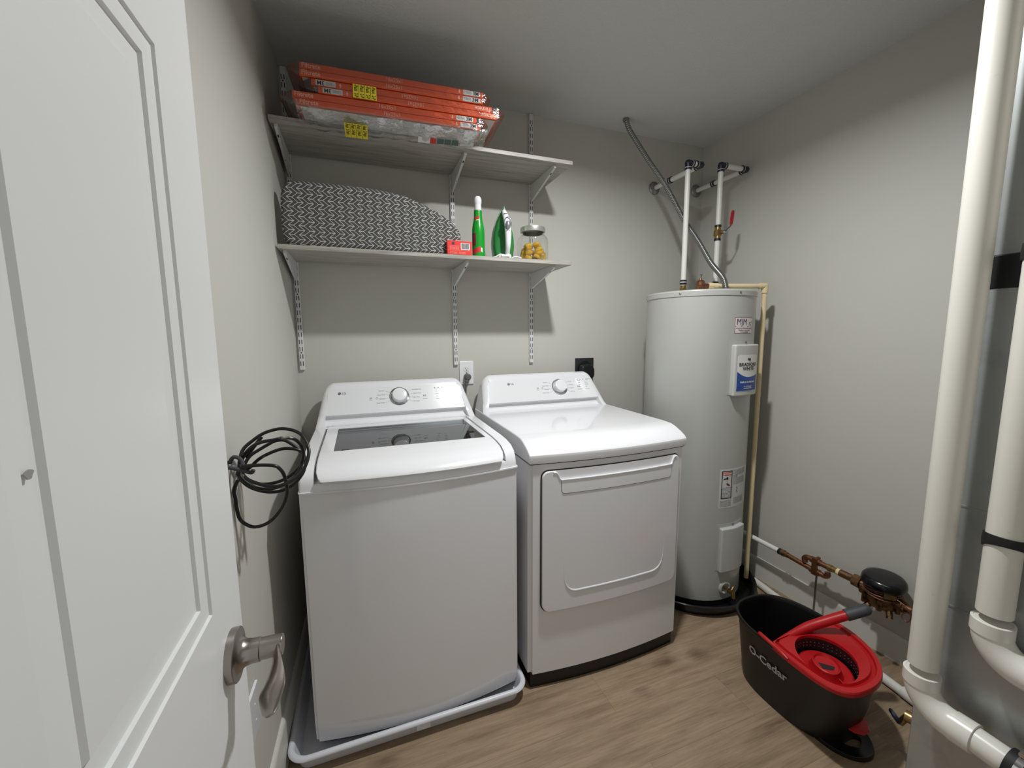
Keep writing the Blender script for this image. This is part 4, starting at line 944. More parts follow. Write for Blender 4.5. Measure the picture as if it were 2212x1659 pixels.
# ------------------------------------------------------------------ packs of furnace filters
def filter_bm(x0, z0, hgt, L=0.634, D=0.395):
    """frame of card with pleated media set in"""
    f = bmesh.new(); y0, y1 = -D/2, D/2; e = 0.007
    body = box((x0, y0, z0), (x0+L, y1, z0+hgt), 0.001, 1)
    med = bmesh.new()
    for zz, s in ((z0-0.0016, 1), (z0+hgt+0.0016, -1)):
        n = 60; rings = []
        for k in range(n+1):
            x = x0+e+(L-2*e)*k/n; d = 0.0003 if k % 2 else 0.0
            rings.append([(x, y0+e, zz+s*d), (x, y1-e, zz+s*d)])
        merge(med, loft(rings, caps=False, closed=False))
    return body, med
def make_pack(z0, xs, upside, label, sticker, name_parts=True):
    hg = 0.0208; Dp = 0.395; yc = -0.226
    t = thing('filter_pack', label, 'air filter pack', (0.18, yc, z0), 'plastic wrapped packs of orange furnace filters')
    for i, xo in enumerate(xs):
        zz = 0.0012+i*0.0222
        bdy, med = filter_bm(xo, zz, hg, 0.634, Dp)
        f = obj_local('air_filter', [(bdy, 'orange'), (med, 'media')], t)
        Ff = fr((xo, -Dp/2-0.0003, zz), (1, 0, 0), (0, 0, 1))
        if upside: Ff = fr((xo+0.634, -Dp/2-0.0003, zz+hg), (-1, 0, 0), (0, 0, -1))
        obj_local('brand_lettering', text('Filtrete', 0.0205, Ff @ T(0.006, 0.0112), 'LEFT', 0.0003, 0.0003), f, 'peach')
        obj_local('size_lettering', text('16x25x1', 0.0175, Ff @ T(0.277, 0.0105), 'LEFT', 0.0003, 0.0), f, 'peach')
        w = join(prism([(0.536, 0.011), (0.5415, 0.004), (0.547, 0.011), (0.5435, 0.011), (0.5435, 0.0175), (0.5395, 0.0175), (0.5395, 0.011)], Ff, 0.0003))
        obj_local('arrow_mark', w, f, 'peach')
        tg = obj_local('maker_tag', prism(rrect(0.556, 0.002, 0.620, 0.0190, 0.001), Ff, 0.0006), f, 'paper'); tg['label'] = 'white tag with black letters'
        tw = text('3M', 0.0185, Ff @ T(0.592, 0.0105, 0.0007), 'LEFT', 0.0003, 0.0004)
        obj_local('tag_letters', tw, tg, 'ink')
        tw = join(*[text('Air Cleaning Filter', 0.0038, Ff @ T(0.560, 0.0150-k*0.0036, 0.0007), 'LEFT', 0.0003) for k in range(3)])
        obj_local('tag_print', tw, tg, 'print')
    # clear bag: a loose box whose ends pinch together
    x0, x1 = min(xs)-0.004, max(xs)+0.634+0.004; zb, zt = -0.0002, 0.0222*2+0.0016
    rings = []; rnd = random.Random(z0)
    def sec(x, yh, a, b, wob):
        r = []
        for k in range(40):
            q = 2*PI*k/40; c, s = math.cos(q), math.sin(q); n_ = 0.18
            yy = yh*math.copysign(abs(c)**n_, c); z = (a+b)/2+(b-a)/2*math.copysign(abs(s)**n_, s)
            r.append((x+wob*rnd.uniform(-1, 1)*0.3, yy+rnd.uniform(-1, 1)*wob*(0.5 if abs(c) > 0.5 else 0.2)-0.0008, z+rnd.uniform(0, 1)*wob*0.25*(1 if s > 0 else 0.2)))
        return r
    zm = (zb+zt)/2; yh = Dp/2+0.0035
    for x, k, wob in ((x0-0.036, 0.10, 0.004), (x0-0.018, 0.55, 0.004), (x0, 1, 0.0008)): rings.append(sec(x, yh*(0.93+0.07*k), zm-(zm-zb)*k, zm+(zt-zm)*k, wob))
    for k in range(1, 24): rings.append(sec(x0+(x1-x0)*k/24, yh, zb, zt, 0.0018))
    for x, k, wob in ((x1, 1, 0.0008), (x1+0.014, 0.6, 0.004), (x1+0.026, 0.12, 0.004)): rings.append(sec(x, yh*(0.93+0.07*k), zm-(zm-zb)*k, zm+(zt-zm)*k, wob))
    bag = obj_local('plastic_bag', loft(rings), t, 'film', 50); bag['label'] = 'clear shiny plastic bag'
    if sticker:
        nm, Fs, (sw, sh) = sticker
        s = obj_local('pack_sticker', prism([(0, 0), (sw, 0), (sw, sh), (0, sh)], Fs, 0.0004), t, 'yellow'); s['label'] = 'yellow two pack sticker'
        b = bmesh.new()
        for k in range(4):
            merge(b, text('2-Pack  2-Pack', 0.0165, Fs @ Matrix.Translation((sw*(k+0.5)/4, sh+0.004, 0.0005)) @ Matrix.Rotation(-PI/2, 4, 'Z'), 'LEFT', 0.0003, 0.0004, 0.62))
        # keep the lettering on the sticker
        inv = Fs.inverted(); kill = [v for v in b.verts if not (0.001 < (inv @ v.co).y < sh-0.001)]
        bmesh.ops.delete(b, geom=kill, context='VERTS')
        for k in range(3): merge(b, prism([(sw*(k+1)/4-0.0006, 0), (sw*(k+1)/4+0.0006, 0), (sw*(k+1)/4+0.0006, sh), (sw*(k+1)/4-0.0006, sh)], Fs @ T(0, 0, 0.0005), 0.0002))
        obj_local('sticker_letters', b, s, 'ink')
    t.rotation_euler = (0, 0, -0.05)
    return t
def obj_local(name, bms, parent, mat=None, sharp=35):
    """geometry given in the root thing's own coordinates"""
    if not isinstance(bms, list): bms = [(bms, mat)]
    p = wloc(parent)
    for b, _ in bms: b.transform(Matrix.Translation(p))
    return obj(name, bms, None, parent, sharp=sharp)
DpH = 0.395/2
def make_flap(pk):
    """the loose front of the lowest bag hangs over the shelf edge"""
    rnd = random.Random(5); rings = []; n = 40
    for k in range(n+1):
        x = -0.335+0.665*k/n; e = min(1, min(k, n-k)/4); w = rnd.uniform(-1, 1)*0.003; sag = e*(0.75+0.25*math.sin(k*0.55)+0.2*math.sin(k*1.7))
        rings.append([(x, -DpH-0.004, 0.004), (x+w, -DpH-0.007+w, -0.004-0.006*sag), (x-w, -DpH+0.012+w, -0.012-0.014*sag), (x+w, -DpH+0.045, -0.024-0.016*sag+w), (x, -DpH+0.074+w, -0.032-0.012*sag), (x, -DpH+0.090, -0.030)])
    f = obj_local('bag_flap', loft(rings, caps=False, closed=False), pk, 'film_milky', 60); f['label'] = 'sagging clear plastic over the shelf edge'
    Fp = fr((0.075, -DpH+0.062, -0.034), (1, 0, 0), (0, 0.25, 1)) ; Fp = fr((0.072, -DpH+0.056, -0.0465), (1, 0, 0.03), (0, -0.85, 0.40))
    c = obj_local('printed_panel', prism([(0, 0), (0.045, 0), (0.045, 0.026), (0, 0.026)], Fp, 0.0004), pk, 'paper')
    obj_local('panel_red', prism([(0.046, 0), (0.070, 0), (0.066, 0.022), (0.046, 0.026)], Fp, 0.0004), c, 'redink')
    for k in range(3): obj_local('panel_picture', prism([(0.072+0.028*k, 0.001), (0.098+0.028*k, 0.001), (0.098+0.028*k, 0.024), (0.072+0.028*k, 0.024)], Fp, 0.0004), c, 'panel_green')
    obj_local('panel_text', prism([(0.160, 0.002), (0.215, 0.004), (0.215, 0.020), (0.160, 0.020)], Fp, 0.0004), c, 'paper_grey')
PK = make_pack(Z2+0.0006, (-0.329, -0.344), False, 'lowest pack of orange furnace filters, yellow sticker on its pale underside', ('u', fr((-0.186, -DpH+0.078, -0.0500), (1, 0, 0), (0, -0.070, 0.018)), (0.078, 0.070)))
make_flap(PK)
make_pack(Z2+0.0006+0.0468, (-0.262, -0.283), True, 'middle pack of orange furnace filters, stacked upside down with yellow sticker on the front', ('f', fr((-0.150, -DpH-0.0052, 0.0006), (1, 0, 0), (0, 0, 1)), (0.078, 0.0445)))
make_pack(Z2+0.0006+0.0468*2, (-0.318, -0.316), False, 'topmost pack of orange furnace filters on the upper shelf', None)

# ------------------------------------------------------------------ ironing board on its side
def make_ironing_board():
    yf, th = -0.285, 0.042
    key = [(-0.205, Z1), (-0.238, Z1+0.012), (-0.250, 1.720), (-0.250, 1.80), (-0.246, 1.858), (-0.228, 1.892), (-0.190, 1.906), (-0.08, 1.908), (0.04, 1.907), (0.13, 1.902), (0.21, 1.888), (0.305, 1.853), (0.374, 1.817), (0.415, 1.780), (0.427, 1.750), (0.420, 1.712), (0.395, 1.684), (0.365, Z1)]
    sp = [(p.x, p.y) for p in smooth([(a, b, 0) for a, b in key], 4)]
    sp = [(a, max(b, Z1+0.0003)) for a, b in sp]
    t = thing('ironing_board', 'ironing board with grey and white chevron cover lying on its side', 'ironing board', (0.09, yf+th/2, Z1))
    obj('padded_cover', prism(sp, fr((0, yf+th, 0), (1, 0, 0), (0, 0, 1)), th, 0.014, 4), 'chevron', t, sharp=60)
    fr_ = join(*[cyl((x0, yf+th+0.012, 1.70), (x1, yf+th+0.012, 1.86), 0.008, n=12) for x0, x1 in ((-0.18, -0.12), (0.18, 0.12))]); merge(fr_, cyl((-0.20, yf+th+0.004, 1.79), (0.30, yf+th+0.004, 1.79), 0.009, n=12))
    obj('folded_legs', fr_, 'standard', t)
make_ironing_board()

# ------------------------------------------------------------------ small things on the lower shelf
def make_box():
    t = thing('small_box', 'small red cardboard box with a barcode in front of the ironing board', 'box', (0.414, -0.312+0.02, Z1))
    x0, x1, y0, y1, z0, z1 = 0.3615, 0.4665, -0.3085, -0.2885, Z1, Z1+0.0555
    obj('carton', box((x0, y0, z0), (x1, y1, z1), 0.0006, 1), 'red_box', t)
    Fb = fr((x0, y0-0.0002, z0), (1, 0, 0), (0, 0, 1))
    bar = obj('barcode_patch', prism(rrect(0.057, 0.020, 0.096, 0.048, 0.0005), Fb, 0.0003), 'paper', t)
    b = bmesh.new(); x = 0.060; rnd = random.Random(3)
    while x < 0.092:
        w = rnd.choice((0.0006, 0.0010, 0.0016)); merge(b, prism([(x, 0.0235), (x+w, 0.0235), (x+w, 0.0465), (x, 0.0465)], Fb @ T(0, 0, 0.0003), 0.0002)); x += w+rnd.choice((0.0006, 0.0009))
    obj('barcode', b, 'ink', bar)
    b = bmesh.new()
    for k in range(4): merge(b, text('Do not bend. Keep dry.', 0.0042, Fb @ T(0.010, 0.034-0.0042*k, 0), 'LEFT', 0.0003))
    for k in range(2): merge(b, text('Contents sealed in', 0.0042, Fb @ T(0.010, 0.0095-0.0048*k, 0), 'LEFT', 0.0003)); merge(b, text('Store away from', 0.0042, Fb @ T(0.050, 0.0095-0.0048*k, 0), 'LEFT', 0.0003))
    merge(b, prism([(0.0, 0.0165), (0.105, 0.0160), (0.105, 0.0164), (0.0, 0.0169)], Fb, 0.0003))
    obj('box_print', b, 'peach', t)
    obj('round_mark', prism(circ(0.025, 0.0445, 0.0058, 20), Fb, 0.0004), 'navy', t)
make_box()
def make_bottle():
    c = (0.5135, -0.245, Z1); t = thing('cleaner_bottle', 'tall green bottle with white cap between red box and iron', 'bottle', c)
    pr = [(0.020, 0), (0.0262, 0.002), (0.0275, 0.008), (0.0275, 0.10), (0.0270, 0.120), (0.0245, 0.140), (0.0205, 0.158), (0.0185, 0.172), (0.0178, 0.196), (0.0165, 0.203), (0.0145, 0.204)]
    obj('bottle_body', lathe(pr, c, n=36), 'green', t)
    obj('cap', lathe([(0.0155, 0.203), (0.0160, 0.205), (0.0148, 0.226), (0.0150, 0.229), (0.0165, 0.236), (0.0170, 0.245), (0.0150, 0.256), (0.0095, 0.2625), (0, 0.2645)], c, n=32, caps=False), 'white_plastic', t)
    obj('cap_ring', lathe([(0.0150, 0.2015), (0.0176, 0.202), (0.0176, 0.2045), (0.0150, 0.205)], c, n=32, caps=False), 'tank_cover', t)
    def band(a0, a1, z0, z1, slope, mat, name, r=0.0279):
        rr = []
        for k in range(13):
            a = math.radians(a0+(a1-a0)*k/12); dz = slope*k/12
            rr.append([(c[0]+q*math.cos(a), c[1]+q*math.sin(a), Z1+z+dz) for q, z in ((r-0.0005, z0), (r, z0), (r, z1), (r-0.0005, z1))])
        return obj(name, loft(rr), mat, t)
    band(-165, -82, 0.012, 0.034, 0.014, 'redink', 'red_stripe')
    band(-82, -66, 0.026, 0.044, -0.004, 'paper', 'white_patch')
    band(-175, -128, 0.052, 0.104, 0.0, 'maroon', 'label_print')
    band(-150, -92, 0.160, 0.172, 0.006, 'redink', 'neck_stripe', 0.0205)
    band(-130, -90, 0.157, 0.1605, 0.003, 'paper', 'neck_line', 0.0208)
make_bottle()
def make_iron():
    cx, yb = 0.630, -0.252; t = thing('clothes_iron', 'green and white clothes iron standing upright on its heel', 'iron', (cx, yb, Z1))
    # sole outline (x, z), point up; the sole plate faces the wall, the handle faces the viewer
    out = [(-0.040, 0.006), (-0.052, 0.030), (-0.056, 0.070), (-0.052, 0.115), (-0.040, 0.160), (-0.022, 0.200), (-0.004, 0.232), (0.002, 0.236), (0.008, 0.230), (0.020, 0.200), (0.036, 0.155), (0.046, 0.110), (0.050, 0.070), (0.046, 0.030), (0.036, 0.006)]
    out = [(p.x, p.y) for p in smooth([(a, b, 0) for a, b in out], 3, True)]
    Fi = fr((cx, yb, Z1), (1, 0, 0), (0, 0, 1))
    def ringat(y, s, dz=0.0): return [(cx+a*s, y, Z1+0.006+(b-0.006)*s+dz) for a, b in out]
    obj('sole_plate', loft([ringat(yb+0.036, 0.97), ringat(yb+0.034, 1.0), ringat(yb+0.030, 1.0), ringat(yb+0.0285, 0.99)]), 'steel', t)
    obj('skirt', loft([ringat(yb+0.029, 1.0), ringat(yb+0.020, 1.0), ringat(yb+0.012, 0.975)]), 'iron_pale', t)
    obj('water_tank', loft([ringat(yb+0.0125, 0.965), ringat(yb+0.000, 0.93), ringat(yb-0.014, 0.85), ringat(yb-0.024, 0.70), ringat(yb-0.028, 0.52)]), 'iron_green', t, sharp=60)
    tip = [(-0.012, 0.196), (0.002, 0.240), (0.015, 0.196)]
    obj('tip_cover', loft([[(cx+a, yb+0.014, Z1+b) for a, b in tip], [(cx+a*0.9, yb-0.006, Z1+b-0.006) for a, b in tip], [(cx+a*0.5, yb-0.014, Z1+b-0.016) for a, b in tip]]), 'iron_pale', t)
    # handle: a white bow from nose to heel
    hp = smooth([(cx+0.001, yb-0.010, Z1+0.206), (cx+0.004, yb-0.028, Z1+0.188), (cx+0.009, yb-0.048, Z1+0.160), (cx+0.013, yb-0.058, Z1+0.125), (cx+0.014, yb-0.060, Z1+0.080), (cx+0.013, yb-0.056, Z1+0.045), (cx+0.012, yb-0.040, Z1+0.014), (cx+0.012, yb-0.030, Z1+0.006)], 5)
    n = len(hp); rad = [0.010+0.0045*math.sin(PI*min(1, i/(n*0.75))) for i in range(n)]
    hb = tube(hp, rad, 16)
    obj('handle', hb, 'white_plastic', t, sharp=60)
    hl = obj('heel', loft([[(cx+a, yb+y_, Z1+z) for a, y_ in rrect(-0.030, -0.052, 0.030, 0.028, 0.012, 4)] for z in (0.0, 0.010)]+[[(cx+a*0.8+0.003, yb+y_*0.8, Z1+0.018) for a, y_ in rrect(-0.030, -0.052, 0.030, 0.028, 0.012, 4)]]), 'white_plastic', t)
    p = Vector((cx+0.0125, yb-0.0705, Z1+0.135))
    obj('dial_ring', tube([p+Vector((0.015*math.cos(a), 0.004+0.003*abs(math.sin(a)), 0.026*math.sin(a)+0.008)) for a in [2*PI*k/28 for k in range(28)]], 0.0022, 8, True), 'iron_grey', t, sharp=60)
    dl = lathe([(0, -0.024), (0.006, -0.022), (0.0105, -0.010), (0.0105, 0.004), (0.007, 0.016), (0, 0.020)], p+Vector((0.0005, 0.004, 0)), (0.02, 0.12, 1), 20, caps=False)
    obj('temperature_dial', dl, 'iron_grey', t)
    obj('red_line', box(p+Vector((-0.007, -0.003, -0.026)), p+Vector((0.008, 0.006, -0.0235)), 0.0005, 1), 'maroon', t)
    obj('button_line', box((cx-0.003, yb-0.049, Z1+0.187), (cx+0.012, yb-0.044, Z1+0.1885)), 'dark_print', t)
    cd = smooth([(cx+0.012, yb-0.045, Z1+0.009), (cx-0.010, yb-0.052, Z1+0.010), (cx-0.020, yb-0.050, Z1+0.014), (cx-0.040, yb-0.046, Z1+0.004), (cx-0.052, yb-0.030, Z1+0.0035), (cx-0.048, yb+0.05, Z1+0.0035), (cx+0.02, yb+0.10, Z1+0.0035), (cx+0.068, yb+0.06, Z1+0.0035), (cx+0.076, yb-0.02, Z1+0.0035), (cx+0.062, yb-0.040, Z1+0.004), (cx+0.048, yb-0.036, Z1+0.007), (cx+0.034, yb-0.03, Z1+0.0035)], 6)
    obj('power_cord', join(tube(cd, 0.0033, 8), cyl((cx-0.016, yb-0.053, Z1+0.0065), (cx+0.020, yb-0.053, Z1+0.0070), 0.0062, n=14)), 'white_plastic', t, sharp=60)
    t.rotation_euler = (0, 0, -0.25)
make_iron()
def make_jar():
    c = (0.784, -0.222, Z1); t = thing('glass_jar', 'round clear glass jar with metal screw lid holding yellow pods', 'jar', c)
    o = [(0.0, 0.0005), (0.055, 0.0005), (0.068, 0.004), (0.0725, 0.012), (0.0725, 0.090), (0.070, 0.105), (0.062, 0.118), (0.056, 0.124), (0.0545, 0.130), (0.0545, 0.150)]
    i = [(0.0515, 0.150), (0.0515, 0.130), (0.053, 0.123), (0.059, 0.1165), (0.067, 0.104), (0.0695, 0.090), (0.0695, 0.013), (0.066, 0.0065), (0.054, 0.0040), (0.0, 0.0040)]
    obj('jar_glass', lathe(o+i, c, n=56, caps=False), 'jar', t, sharp=60)
    obj('screw_lid', lathe([(0.0530, 0.134), (0.0575, 0.134), (0.0585, 0.137), (0.0585, 0.152), (0.0570, 0.156), (0.052, 0.1575), (0.048, 0.1565), (0, 0.1565)], c, n=48, caps=False), 'lid_metal', t)
    return c
JC = make_jar()
def make_pods():
    rnd = random.Random(11); proto = None
    pos = []
    for L_, (z, n, R_) in enumerate(((0.016, 7, 0.046), (0.037, 6, 0.042), (0.055, 5, 0.038), (0.073, 4, 0.030))):
        for k in range(n):
            a = 2*PI*k/n+L_*0.5+0.3; rr = R_ if L_ < 2 else R_
            pos.append((JC[0]+rr*math.cos(a), JC[1]+rr*math.sin(a), JC[2]+z, a))
    pos.append((JC[0], JC[1], JC[2]+0.017, 0)); 
    for i, (x, y, z, a) in enumerate(pos):
        if proto is None:
            b = box((-0.0165, -0.0165, -0.0095), (0.0165, 0.0165, 0.0095), 0.008, 4)
            o = obj('detergent_pod', b, 'pod', origin=(0, 0, 0), sharp=80)
            tag(o, 'yellow detergent pod in the glass jar', 'pod', 'yellow detergent pods in the jar')
            w = prism(rrect(-0.008, -0.006, 0.008, 0.006, 0.003), T(0, 0, 0.0094), 0.0008)
            obj('white_window', w, 'pod_w', o); proto = o
        else: o = copy_tree(proto)
        o.location = (x, y, z); o.rotation_euler = (rnd.uniform(-0.6, 0.6)+(1.2 if i % 3 == 0 else 0), rnd.uniform(-0.5, 0.5), a+rnd.uniform(-0.5, 0.5))
make_pods()

# ------------------------------------------------------------------ outlets
def duplex(Fm, parent, ):
    pl = prism(rrect(-0.0365, -0.060, 0.0365, 0.060, 0.004), Fm, 0.006, 0.0025, 3, False)
    obj('cover_plate', pl, 'white_plastic', parent)
    for s, nm in ((0.0205, 1), (-0.0205, 0)):
        f = obj('receptacle', prism([(0.0165*math.cos(a)*1.02, s+max(-0.0135, min(0.0135, 0.0165*math.sin(a)))) for a in [2*PI*k/36 for k in range(36)]], Fm @ T(0, 0, 0.0055), 0.0020, 0.0004, 1, False), 'white_satin', parent)
        sl = join(prism([(-0.0075, s-0.002), (-0.0055, s-0.002), (-0.0055, s+0.007), (-0.0075, s+0.007)], Fm @ T(0, 0, 0.0073), 0.0004), prism([(0.0055, s-0.001), (0.0073, s-0.001), (0.0073, s+0.006), (0.0055, s+0.006)], Fm @ T(0, 0, 0.0073), 0.0004), prism(circ(0, s-0.0075, 0.0026, 12), Fm @ T(0, 0, 0.0073), 0.0004))
        obj('slots', sl, 'slot', f)
    obj('screw', cyl(Fm @ Vector((0, 0, 0.0055)), Fm @ Vector((0, 0, 0.0072)), 0.0028, n=12), 'steel', parent)
def make_outlets():
    x, z = 0.5075, 1.140
    t = thing('wall_outlet', 'white duplex wall outlet behind the washing machine', 'outlet', (x, -0.001, z))
    Fm = fr((x, -0.0006, z), (1, 0, 0), (0, 0, 1)); duplex(Fm, t)
    p = thing('power_plug', 'grey round plug in the lower socket of the white outlet', 'plug', (x, -0.009, z-0.022))
    obj('plug_head', join(lathe([(0.0175, 0), (0.0178, 0.010), (0.0165, 0.022), (0.012, 0.026), (0, 0.027)], (x+0.001, -0.0092, z-0.0205), (0, -1, 0), 28, caps=False), tube(smooth([(x, -0.022, z-0.030), (x-0.006, -0.026, z-0.045), (x-0.009, -0.028, z-0.060)], 5), [0.010]*6+[0.0075]*5, 14)), 'plug_grey', p)
    obj('power_cord', tube(smooth([(x-0.009, -0.028, z-0.058), (x-0.013, -0.030, z-0.10), (x-0.02, -0.032, z-0.25), (x-0.015, -0.032, z-0.6)], 6), 0.0045, 10), 'plug_grey', p)
    x, z = 1.196, 1.139
    t = thing('dryer_outlet', 'square dark power outlet on the wall behind the dryer', 'outlet', (x, -0.001, z))
    Fm = fr((x, -0.0006, z), (1, 0, 0), (0, 0, 1))
    obj('cover_plate', prism(rrect(-0.0585, -0.0585, 0.0585, 0.0585, 0.003), Fm, 0.007, 0.0025, 2, False), 'outlet_black', t)
    obj('socket_face', lathe([(0.046, 0.006), (0.046, 0.008), (0.044, 0.009), (0, 0.009)], (x, -0.0006, z-0.004), (0, -1, 0), 36, caps=False), 'black_gloss', t)
    p = thing('dryer_plug', 'bulky black plug in the square dark outlet', 'plug', (x, -0.01, z-0.03))
    b = loft([[(x+a*s+dx, y, z-0.012+c*s) for a, c in rrect(-0.045, -0.042, 0.045, 0.038, (0.012, 0.012, 0.040, 0.030), 5)] for y, s, dx in ((-0.0105, 0.96, 0), (-0.016, 1.0, 0), (-0.036, 0.96, 0.001), (-0.044, 0.86, 0.003), (-0.047, 0.66, 0.004))])
    obj('plug_body', b, 'black', p); 
    obj('power_cord', tube(smooth([(x-0.01, -0.03, z-0.045), (x-0.012, -0.034, z-0.09), (x-0.02, -0.034, z-0.3), (x-0.01, -0.034, z-0.8)], 6), 0.009, 12), 'black', p)
    # outlet on the left wall, seen edge on behind the door handle
    y, z = -0.982, 0.412; xx = lx(y)+0.0008
    t = thing('wall_plate', 'white blank wall plate low on the left wall behind the door handle', 'wall plate', (xx, y, z)); Fm = fr((xx, y, z), (0.027, 1, 0), (0, 0, 1))
    obj('cover_plate', prism(rrect(-0.0365, -0.060, 0.0365, 0.060, 0.004), Fm, 0.006, 0.0025, 3, False), 'white_plastic', t)
    for s in (-0.021, 0.021): obj('screw', cyl(Fm @ Vector((0, s, 0.0055)), Fm @ Vector((0, s, 0.0068)), 0.003, n=12), 'white_satin', t)
make_outlets()

# ------------------------------------------------------------------ coiled cable on a wall hook
def unproj(px, py, Y):
    """where the sight line of the survey photo through (px, py) meets the plane y = Y (used to trace the coil)"""
    m = SC.camera.matrix_world.to_3x3(); d = m @ Vector(((px-1106)/889.2, -(py-829.5)/889.2, -1)); o = SC.camera.matrix_world.translation
    return o+d*((Y-o.y)/d.y)
def make_cable():
    loops = [
        ([(240, 620), (290, 450), (420, 330), (560, 235), (700, 185), (830, 165), (980, 190), (1090, 250), (1160, 350), (1195, 470), (1170, 620), (1090, 770), (960, 880), (800, 950), (640, 960), (450, 910), (330, 850), (250, 740)], -0.985, 0.05),
        ([(260, 650), (310, 520), (430, 400), (570, 345), (720, 320), (850, 290), (980, 305), (1060, 360), (1110, 450), (1120, 550), (1075, 680), (970, 790), (820, 880), (650, 925), (500, 925), (350, 870), (270, 770)], -0.970, -0.03),
        ([(290, 690), (380, 545), (520, 450), (640, 380), (730, 335), (850, 325), (960, 380), (1080, 470), (1110, 540), (1090, 680), (1000, 830), (880, 920), (720, 985), (560, 1000), (420, 960), (300, 880), (240, 790)], -0.955, 0.03),
        ([(370, 710), (500, 590), (640, 510), (800, 450), (920, 440), (1050, 460), (1130, 540), (1150, 640), (1110, 780), (1000, 920), (850, 1010), (680, 1040), (500, 1015), (350, 950), (240, 850), (230, 770), (290, 730)], -0.940, 0.0)]
    b = bmesh.new()
    for pts, Y, tl in loops:
        P3 = [unproj(480+x/6.381, 900+y/6.381, Y+tl*math.sin(i*2*PI/len(pts))) for i, (x, y) in enumerate(pts)]
        P3 = [Vector((max(p.x, lx(p.y)+0.006), p.y, p.z)) for p in P3]
        merge(b, tube(smooth(P3, 5, True), 0.0040, 10, True))
    tail = [(215, 880), (160, 1010), (150, 1150), (180, 1300), (250, 1420), (350, 1495), (450, 1520), (580, 1490), (700, 1410), (800, 1290), (860, 1180), (895, 1050), (885, 930), (850, 800), (800, 725), (730, 680), (600, 668), (450, 672), (320, 685), (250, 720), (215, 800)]
    P3 = [unproj(480+x/6.381, 900+y/6.381, -0.995+0.018*math.sin(i*0.3)) for i, (x, y) in enumerate(tail)]
    P3 = [Vector((max(p.x, lx(p.y)+0.006), p.y, p.z)) for p in P3]
    merge(b, tube(smooth(P3, 5), 0.0040, 10))
    P3 = [unproj(480+x/6.381, 900+y/6.381, -0.962) for x, y in ((540, 282), (500, 335), (460, 385), (410, 450), (330, 560))]
    merge(b, tube(smooth(P3, 5), 0.0042, 10))
    tag(obj('coiled_cable', b, 'cable', sharp=80), 'coiled black cable hanging from a hook on the left wall', 'cable')
    q = [unproj(480+x/6.381, 900+y/6.381, Y) for x, y, Y in ((100, 705, -1.0), (230, 730, -1.006), (330, 755, -1.008), (405, 770, -1.004))]
    q[0] = Vector((lx(q[1].y)+0.001, q[1].y, q[0].z+0.004))
    hk = tube(smooth(q+[q[-1]+Vector((0.004, 0, 0.006))], 5), 0.0046, 12)
    merge(hk, tube(smooth([Vector((lx(-1.0)+0.003, -0.992, q[0].z+0.004)), Vector((lx(-1.0)+0.012, -0.995, q[0].z+0.018)), Vector((lx(-1.0)+0.026, -1.0, q[0].z+0.014)), Vector((lx(-1.0)+0.032, -1.004, q[0].z-0.002))], 5), 0.0044, 10))
    tag(obj('wall_hook', hk, 'tape', sharp=60), 'grey coated wall hook holding the coiled black cable', 'hook')
make_cable()

